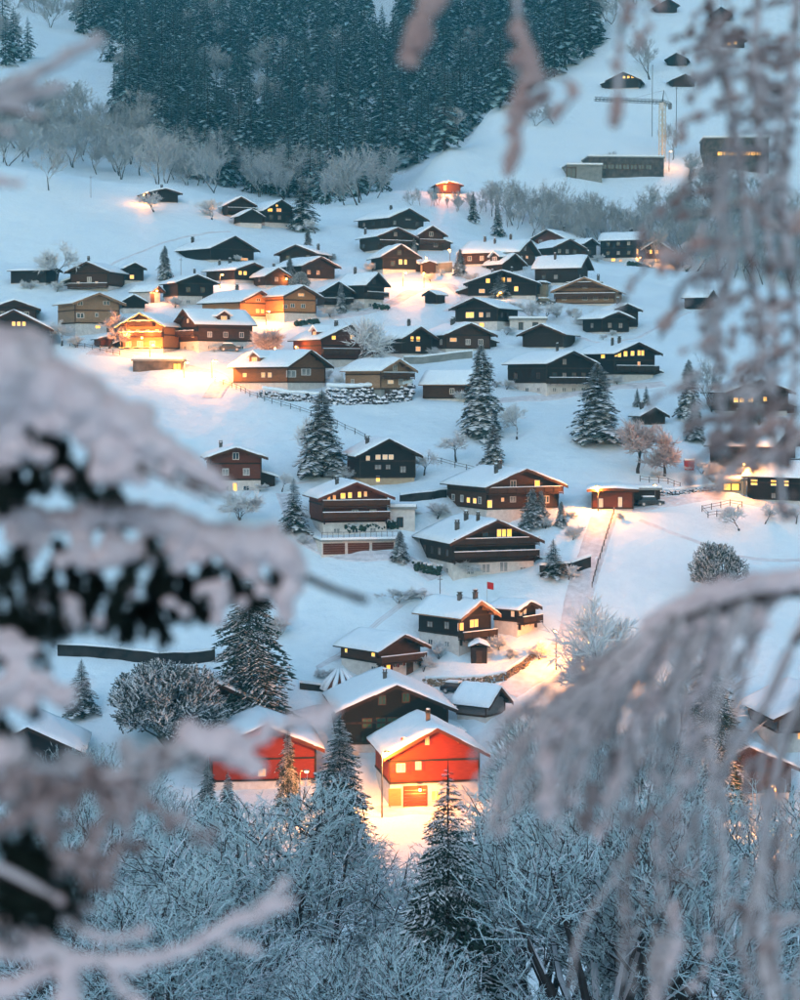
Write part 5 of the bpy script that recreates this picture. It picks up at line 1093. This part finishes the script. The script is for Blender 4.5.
# ------------------------------------------------------------------ branches an arm's length away
rn = random.Random(23)
def smooth_path(pts, n=5):
    out = []
    for i in range(len(pts)-1):
        p0 = pts[max(i-1, 0)]; p1 = pts[i]; p2 = pts[i+1]; p3 = pts[min(i+2, len(pts)-1)]
        for k in range(n):
            t = k/n; out.append(tuple(.5*((2*b)+(-a+c)*t+(2*a-5*b+4*c-d)*t*t+(-a+3*b-3*c+d)*t**3) for a, b, c, d in zip(p0, p1, p2, p3)))
    out.append(tuple(pts[-1])); return out
class Bough:
    # everything is laid out around a depth d (metres); sizes are given in photo pixels at that depth
    def __init__(s, label, d, name='snowy_branch'):
        s.d = d; s.o = thing(name, label, 'branch', pt(400, 500, d)*0); s.k = d/F; s.n = 0
    def w(s, x, y, dd=0.0): return pt(x, y, s.d+dd)
    def stem(s, pts, r0, r1, mat='near_bark', name='stem', wob=.12, dd=(0, 0)):
        P = smooth_path(pts, 5); n = len(P); m = MB()
        path = [tuple(s.w(x, y, dd[0]+(dd[1]-dd[0])*i/(n-1))) for i, (x, y) in enumerate(P)]
        m.tube(path, [(r0+(r1-r0)*i/(n-1))*s.k*(1+rn.uniform(-wob, wob)) for i in range(n)], 8); return m.obj(name, mat, s.o, True)
    def snow(s, blobs, mat='near_snow_pink_light', name='snow', sq=.9, vox=.0045, fill=2):
        m = MB()
        for b in blobs:
            x, y, r = b[:3]
            for _ in range(fill):
                q = s.w(x+rn.uniform(-.5, .5)*r, y+rn.uniform(-.45, .45)*r, rn.uniform(-.5, .7)*r*s.k); m.blob(tuple(q), r*s.k*rn.uniform(.5, .8), 0, 10, 7, sq*rn.uniform(.8, 1.15), .16)
            m.blob(tuple(s.w(x, y)), r*s.k*.86, 0, 10, 7, sq, .14)
        o = m.obj(name, mat, s.o, True); md = o.modifiers.new('merge', 'REMESH'); md.mode = 'VOXEL'; md.voxel_size = vox; md.use_smooth_shade = True
        return o
    def needles(s, clumps, mat='near_needles'):
        m = MB()
        for x, y, r, ang in clumps:                     # a twig hanging from x, y with length 2r px
            dx, dy = math.cos(R(ang)), math.sin(R(ang)); z0 = rn.uniform(-.02, .12)
            for tq in range(7):
                a2 = R(ang+rn.uniform(-32, 32)); L = r*rn.uniform(1.2, 2.1); ex, ey = math.cos(a2), math.sin(a2); z1 = z0+rn.uniform(-.05, .05)
                m.tube([tuple(s.w(x, y, z0)), tuple(s.w(x+ex*L, y+ey*L, z1))], [2.2*s.k, 1.2*s.k], 4)
                for i in range(64):
                    t = rn.random(); p = s.w(x+ex*L*t, y+ey*L*t, z0+(z1-z0)*t); v = Vector((rn.gauss(0, 1)+ex*.8, rn.gauss(0, 1), rn.gauss(0, 1)-ey*.8)).normalized()*r*.42*s.k*rn.uniform(.6, 1.1); w_ = v.cross(Vector((rn.gauss(0, 1), rn.gauss(0, 1), rn.gauss(0, 1)))).normalized()*1.9*s.k
                    m.poly([tuple(p-w_), tuple(p+w_), tuple(p+v+w_*.4), tuple(p+v-w_*.4)])
        o = m.obj('needles', mat, s.o); o['kind'] = 'stuff'; return o
    def rime(s, pts, r0, r1, n, mat='frost_near', name='rime', spreadpx=5):
        P = smooth_path(pts, 6); m = MB()
        for i in range(n):
            t = rn.random(); q = P[min(len(P)-1, int(t*len(P)))]; r = (r0+(r1-r0)*t)*rn.uniform(.6, 1.25); m.blob(tuple(s.w(q[0]+rn.gauss(0, spreadpx), q[1]+rn.gauss(0, spreadpx), rn.gauss(0, spreadpx)*s.k)), r*s.k, 0, 7, 5, 1, .22)
        o = m.obj(name, mat, s.o, True); o['kind'] = 'stuff'; return o
def line_blobs(pts, r0, r1, step=9, jit=3):
    P = smooth_path(pts, 8); out = []; acc = 0
    for i in range(1, len(P)):
        acc += math.hypot(P[i][0]-P[i-1][0], P[i][1]-P[i-1][1])
        if acc > step: acc = 0; t = i/len(P); out.append((P[i][0]+rn.gauss(0, jit), P[i][1]+rn.gauss(0, jit), (r0+(r1-r0)*t)*rn.uniform(.8, 1.15)))
    return out
# upper left bough
b = Bough('thick snow laden spruce bough at the left, the upper of two', 2.5)
b.stem([(-70, 340), (40, 400), (130, 445), (205, 484), (226, 496)], 9, 3.5); b.stem([(100, 448), (150, 470), (214, 500)], 5, 3, name='twig'); b.stem([(20, 390), (34, 430), (40, 470)], 5, 2, name='twig')
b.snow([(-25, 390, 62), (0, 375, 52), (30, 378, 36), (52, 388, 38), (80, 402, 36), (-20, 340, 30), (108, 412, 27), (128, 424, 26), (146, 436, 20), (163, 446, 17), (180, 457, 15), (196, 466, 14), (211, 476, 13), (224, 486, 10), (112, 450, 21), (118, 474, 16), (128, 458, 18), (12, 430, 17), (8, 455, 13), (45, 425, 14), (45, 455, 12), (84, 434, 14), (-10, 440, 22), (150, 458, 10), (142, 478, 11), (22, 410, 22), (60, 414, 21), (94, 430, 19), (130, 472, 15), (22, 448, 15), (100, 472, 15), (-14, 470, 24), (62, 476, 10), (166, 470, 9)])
b.needles([(30, 400, 20, 80), (40, 425, 22, 60), (62, 440, 20, 100), (74, 402, 14, 90), (104, 420, 18, 75), (14, 468, 20, 95), (-5, 470, 26, 85), (40, 468, 18, 100), (70, 460, 18, 80), (92, 452, 16, 90), (0, 480, 20, 60), (24, 425, 24, 85), (54, 450, 22, 90), (84, 470, 20, 80), (112, 480, 15, 90), (10, 440, 26, 80), (130, 446, 14, 40), (158, 462, 12, 35), (185, 474, 11, 35)])
# second left bough
b = Bough('thick snow laden spruce bough at the left, the lower of two', 2.6)
b.stem([(-70, 500), (40, 520), (150, 525), (240, 545), (300, 574)], 10, 4); b.stem([(296, 572), (330, 588), (368, 601)], 3.6, 4.4, 'bark', 'bare_twig')
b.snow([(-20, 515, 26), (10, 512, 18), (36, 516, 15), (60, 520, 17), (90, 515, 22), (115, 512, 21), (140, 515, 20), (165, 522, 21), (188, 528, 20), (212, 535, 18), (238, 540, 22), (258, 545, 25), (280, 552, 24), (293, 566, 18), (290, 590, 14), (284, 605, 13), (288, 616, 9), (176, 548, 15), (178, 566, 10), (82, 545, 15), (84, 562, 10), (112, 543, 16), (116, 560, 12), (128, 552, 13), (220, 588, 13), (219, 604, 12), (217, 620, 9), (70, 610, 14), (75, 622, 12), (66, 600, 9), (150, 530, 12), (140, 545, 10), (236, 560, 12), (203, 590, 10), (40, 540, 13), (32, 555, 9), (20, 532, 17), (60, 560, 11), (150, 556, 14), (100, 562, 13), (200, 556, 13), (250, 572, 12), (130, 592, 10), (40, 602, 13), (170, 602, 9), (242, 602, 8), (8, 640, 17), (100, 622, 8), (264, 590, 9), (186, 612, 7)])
b.needles([(58, 540, 20, 90), (20, 545, 34, 85), (-5, 560, 34, 90), (30, 590, 26, 80), (100, 578, 24, 85), (120, 582, 22, 95), (85, 590, 22, 100), (152, 535, 18, 85), (160, 555, 22, 80), (150, 580, 24, 75), (140, 600, 20, 90), (170, 590, 18, 65), (224, 556, 15, 70), (206, 552, 18, 95), (200, 575, 16, 80), (272, 572, 14, 60), (265, 580, 12, 100), (62, 620, 16, 85), (156, 612, 18, 80), (186, 575, 16, 90), (10, 610, 26, 85), (48, 575, 22, 95), (110, 605, 18, 90), (70, 565, 24, 80), (132, 560, 22, 90), (180, 560, 18, 85), (236, 575, 16, 80), (212, 600, 14, 90), (250, 590, 14, 75), (130, 610, 18, 85), (30, 620, 26, 80), (92, 560, 22, 95), (195, 600, 14, 80), (-10, 600, 34, 80), (60, 590, 24, 85), (165, 575, 20, 95)])
# lower left, a little nearer
b = Bough('small snowy sprig at the left edge below the two boughs', 2.3)
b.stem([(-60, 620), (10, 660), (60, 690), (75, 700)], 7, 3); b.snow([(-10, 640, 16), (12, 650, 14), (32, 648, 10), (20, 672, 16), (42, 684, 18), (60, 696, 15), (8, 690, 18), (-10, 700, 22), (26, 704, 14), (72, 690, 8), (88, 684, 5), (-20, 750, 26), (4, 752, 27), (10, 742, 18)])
b.needles([(8, 662, 14, 80), (34, 695, 13, 90), (0, 715, 14, 70)])
b = Bough('long snowy twig reaching right across the lower left', 2.4, 'snowy_twig')
b.stem([(-40, 800), (40, 772), (110, 776), (160, 768), (200, 750), (260, 738), (334, 712)], 9, 4); b.stem([(196, 745), (225, 756), (262, 772)], 4, 3, name='twig'); b.stem([(90, 775), (120, 800), (130, 850)], 6, 3, name='twig'); b.stem([(60, 775), (50, 820), (60, 880)], 7, 3, name='twig'); b.stem([(110, 776), (160, 810), (215, 840)], 5, 2.5, name='twig')
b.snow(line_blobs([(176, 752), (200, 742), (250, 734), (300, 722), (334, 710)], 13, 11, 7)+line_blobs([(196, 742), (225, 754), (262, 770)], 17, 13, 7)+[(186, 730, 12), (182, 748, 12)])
b.rime([(40, 768), (100, 770), (150, 762), (182, 750)], 10, 10, 26); b.rime([(90, 775), (118, 800), (130, 850)], 9, 7, 22, 'twig_near'); b.rime([(60, 775), (50, 820), (58, 876)], 10, 8, 24, 'twig_near'); b.rime([(110, 776), (160, 810), (215, 842)], 8, 5, 18, 'twig_near'); b.rime([(120, 750), (150, 775), (130, 800)], 9, 8, 14)
b = Bough('dark needled branch with snowy twigs in the lower left corner', 2.2)
b.stem([(-60, 860), (0, 870), (60, 900), (100, 910)], 9, 3); b.needles([(0, 840, 34, 60), (20, 850, 36, 80), (40, 850, 34, 60), (10, 880, 34, 40), (45, 880, 30, 80), (-15, 870, 40, 70), (65, 880, 24, 70), (30, 830, 26, 100), (0, 900, 30, 30)])
b.rime([(0, 800), (40, 810), (90, 850), (110, 890)], 12, 9, 34, 'twig_near', spreadpx=12); b.rime([(10, 780), (60, 800), (110, 820)], 10, 7, 24, 'twig_near', spreadpx=10); b.snow([(60, 900, 9), (75, 912, 10), (90, 905, 8)])
b = Bough('forked rimed branch along the bottom left edge', 2.2, 'rimed_branch')
for P_, a, c in (([(-50, 915), (20, 930), (70, 955), (120, 962), (180, 952), (235, 922), (292, 902)], 15, 8), ([(-50, 960), (10, 950), (60, 955)], 11, 13), ([(60, 955), (70, 985), (60, 1040)], 17, 17), ([(100, 955), (125, 990), (160, 1020)], 11, 9), ([(60, 920), (110, 938), (150, 930)], 8, 7), ([(-30, 1000), (20, 985), (60, 970)], 14, 10), ([(215, 938), (235, 945), (258, 950)], 6, 8), ([(235, 918), (262, 905), (285, 880)], 6, 7)):
    b.stem(P_, a*.6, c*.55); b.snow(line_blobs(P_, a, c, 7, 2.0), name='snow', mat='near_snow_pink_light', fill=1)
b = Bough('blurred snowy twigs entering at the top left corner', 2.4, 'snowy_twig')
for P_, a, c, mt in (([(-40, 112), (20, 82), (60, 62), (97, 40)], 10, 9, 'frost_near'), ([(-40, 120), (20, 100), (66, 86)], 11, 8, 'frost_near'), ([(-30, 178), (0, 182), (22, 184)], 7, 6, 'near_snow_pink_light'), ([(-30, 128), (0, 130), (14, 132)], 6, 4, 'near_snow_pink_light')):
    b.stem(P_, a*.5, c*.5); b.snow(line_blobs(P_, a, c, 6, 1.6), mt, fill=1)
b.stem([(-40, 104), (10, 110), (44, 118)], 6, 4)
# right side: drooping rimed larch
def droop(bg, x, y, dx, dy, r0, r1, mat=None, n=None, curl=.5):
    mat = mat or rn.choice(('frost_near', 'frost_near', 'near_snow_pink_light', 'twig_near'))
    L = math.hypot(dx, dy); P_ = [(x, y), (x+dx*.45+rn.gauss(0, 6), y+dy*.25+rn.gauss(0, 6)), (x+dx*.8+rn.gauss(0, 6), y+dy*.62), (x+dx, y+dy)]
    z = rn.uniform(-.25, .35); bg.stem(P_, r0*.45, r1*.35, 'near_bark', 'twig', dd=(z, z+rn.uniform(-.1, .1))); sv = bg.d; bg.d += z; bg.rime(P_, r0, r1, n or int(L/5), mat, 'rime', r0*.32); bg.d = sv
b = Bough('arching rimed branch drooping in from the right edge', 2.7, 'rimed_branch')
b.stem([(880, 585), (790, 588), (720, 600), (660, 626), (610, 668), (575, 720)], 13, 4); b.snow(line_blobs([(860, 575), (790, 580), (720, 592), (675, 610), (640, 630)], 17, 9, 8, 2), 'near_snow_pink_light')
b.stem([(830, 590), (795, 640), (760, 715), (715, 780)], 8, 4, name='side_stem')
for i in range(75):
    t = rn.random(); x = 780-210*t; y = 592+100*t*t; droop(b, x, y+rn.uniform(0, 30), -rn.uniform(20, 110), rn.uniform(40, 200), rn.uniform(3.4, 6.6), rn.uniform(2.0, 4.2), n=rn.randint(14, 32))
for (x, y, dx, dy, r_) in ((640, 640, -90, 120, 8), (600, 690, -60, 120, 9), (690, 650, -60, 170, 7), (620, 760, -40, 70, 9), (570, 720, -30, 115, 9), (660, 700, -60, 130, 8)): droop(b, x, y, dx, dy, r_, r_*.7)
b = Bough('long rimed twigs hanging down the right edge, lower half', 2.9, 'rimed_twig')
b.stem([(840, 640), (800, 700), (770, 800), (760, 900), (770, 1040)], 7, 4)
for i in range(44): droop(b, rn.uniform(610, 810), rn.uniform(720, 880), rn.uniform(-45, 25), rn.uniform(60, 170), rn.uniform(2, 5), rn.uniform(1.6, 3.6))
for i in range(12): droop(b, rn.uniform(660, 810), rn.uniform(900, 960), rn.uniform(-40, 30), rn.uniform(40, 110), rn.uniform(5, 9), rn.uniform(3, 6))
b = Bough('curtain of pinkish larch twigs hanging down the upper right', 3.0, 'hanging_twig')
for P_ in ([(705, -30), (720, 60), (740, 160), (752, 280), (770, 400), (785, 520)], [(760, -30), (755, 80), (765, 200), (775, 330), (772, 440)], [(800, -30), (790, 90), (785, 210), (795, 330), (790, 470)]):
    b.stem(P_, 5, 3); b.rime(P_, 4.5, 4, 44, 'twig_near', spreadpx=5)
for i in range(76):
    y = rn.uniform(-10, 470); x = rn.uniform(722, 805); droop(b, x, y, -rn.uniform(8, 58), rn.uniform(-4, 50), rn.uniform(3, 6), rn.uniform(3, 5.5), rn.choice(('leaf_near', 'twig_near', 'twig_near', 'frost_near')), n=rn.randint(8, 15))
for i in range(16): droop(b, rn.uniform(690, 800), rn.uniform(60, 300), rn.uniform(-20, 10), rn.uniform(60, 150), rn.uniform(3, 5), rn.uniform(2.5, 5), 'frost_near')
for (x, y, dx, dy, r_, mt) in ((640, 250, -20, 60, 4, 'frost_near'), (690, 180, -50, 60, 5, 'twig_near'), (700, 240, -40, 30, 7, 'leaf_near'), (690, 300, -30, 40, 6, 'leaf_near'), (700, 370, -50, 50, 4, 'frost_near'), (730, 430, -40, 60, 6, 'twig_near')): droop(b, x, y, dx, dy, r_, r_, mt)
b = Bough('few pinkish hanging twig tips at the top centre', 2.6, 'hanging_twig')
b.stem([(450, -60), (432, -10), (412, 40)], 5, 4); b.rime([(436, -10), (422, 20), (410, 60)], 10, 11, 26, 'leaf_near', spreadpx=4)
b.stem([(512, -60), (518, 20), (526, 60), (520, 110), (512, 170)], 4, 3); b.rime([(518, 30), (526, 60), (531, 78)], 9, 10, 20, 'leaf_near', spreadpx=4); b.rime([(524, 90), (518, 120), (511, 168)], 7, 7, 26, 'leaf_near', spreadpx=3)
b.rime([(535, 80), (545, 88), (538, 106)], 5, 5, 10, 'twig_near', spreadpx=3); b.stem([(530, 70), (575, 85), (556, 118)], 2, 2); b.rime([(575, 80), (570, 95), (552, 116)], 5, 5, 12, 'leaf_near', spreadpx=3)
b.stem([(640, -60), (622, 20), (618, 90), (617, 126)], 3, 3); b.rime([(618, 96), (617, 110), (617, 124)], 6, 6, 10, 'leaf_near', spreadpx=2); b.rime([(634, 0), (622, 40), (618, 70)], 4, 4, 14, 'leaf_near', spreadpx=3); b.rime([(652, 0), (640, 50)], 5, 4, 14, 'leaf_near', spreadpx=4)

# unseen spruce of the left boughs, added so its crown shades them from above
def shade_tree():
    o = thing('shade_spruce', 'unseen spruce added beside the viewer, its overhanging dark boughs shading the near branches', 'tree', (-2.6, 1.6, -3.4))
    m = MB(); m.tube([(0, 0, -1), (.05, .1, 3), (0, 0, 9)], [.26, .2, .12], 10); m.obj('trunk', 'bark', o, True)
    for i in range(34):
        a = rn.uniform(-.25, 1.45); L = rn.uniform(3.0, 6.0); z = rn.uniform(5.4, 8.5); ca, sa = math.cos(a), math.sin(a); m = MB()
        for k in range(26):
            t = k/26; A = Vector((ca*L*t, sa*L*t, z+.25*t-.5*t*t)); B = A+Vector((ca*L/26, sa*L/26, 0))
            for sd in (-1, 1):
                for q in range(3):
                    w_ = (1.0*math.sin(math.pi*min(1, t*.8+.15)))*rn.uniform(.5, 1.0); T = A+Vector((-sa*sd*w_+ca*w_*rn.uniform(.2, .9), ca*sd*w_+sa*w_*rn.uniform(.2, .9), -w_*rn.uniform(.05, .5))); m.poly([tuple(A), tuple(B), tuple(T)])
        m.obj('bough', 'needles', o)
shade_tree()
# ------------------------------------------------------------------ the blue evening air over the valley
def build_haze(density=.00030):
    m = MB(); m.box(-2700, 2700, -190, 1680, -75, 700)
    mt = bpy.data.materials.new('haze'); mt.use_nodes = True; t = mt.node_tree
    for n in list(t.nodes):
        if n.type != 'OUTPUT_MATERIAL': t.nodes.remove(n)
    v = t.nodes.new('ShaderNodeVolumePrincipled'); v.inputs['Color'].default_value = (.12, .66, .90, 1); v.inputs['Density'].default_value = density; v.inputs['Anisotropy'].default_value = .1
    t.links.new(v.outputs[0], [n for n in t.nodes if n.type == 'OUTPUT_MATERIAL'][0].inputs['Volume']); MATS['haze'] = mt
    tag(m.obj('haze', 'haze'), 'thin blue evening haze filling the valley', 'haze', None, 'stuff')
build_haze()
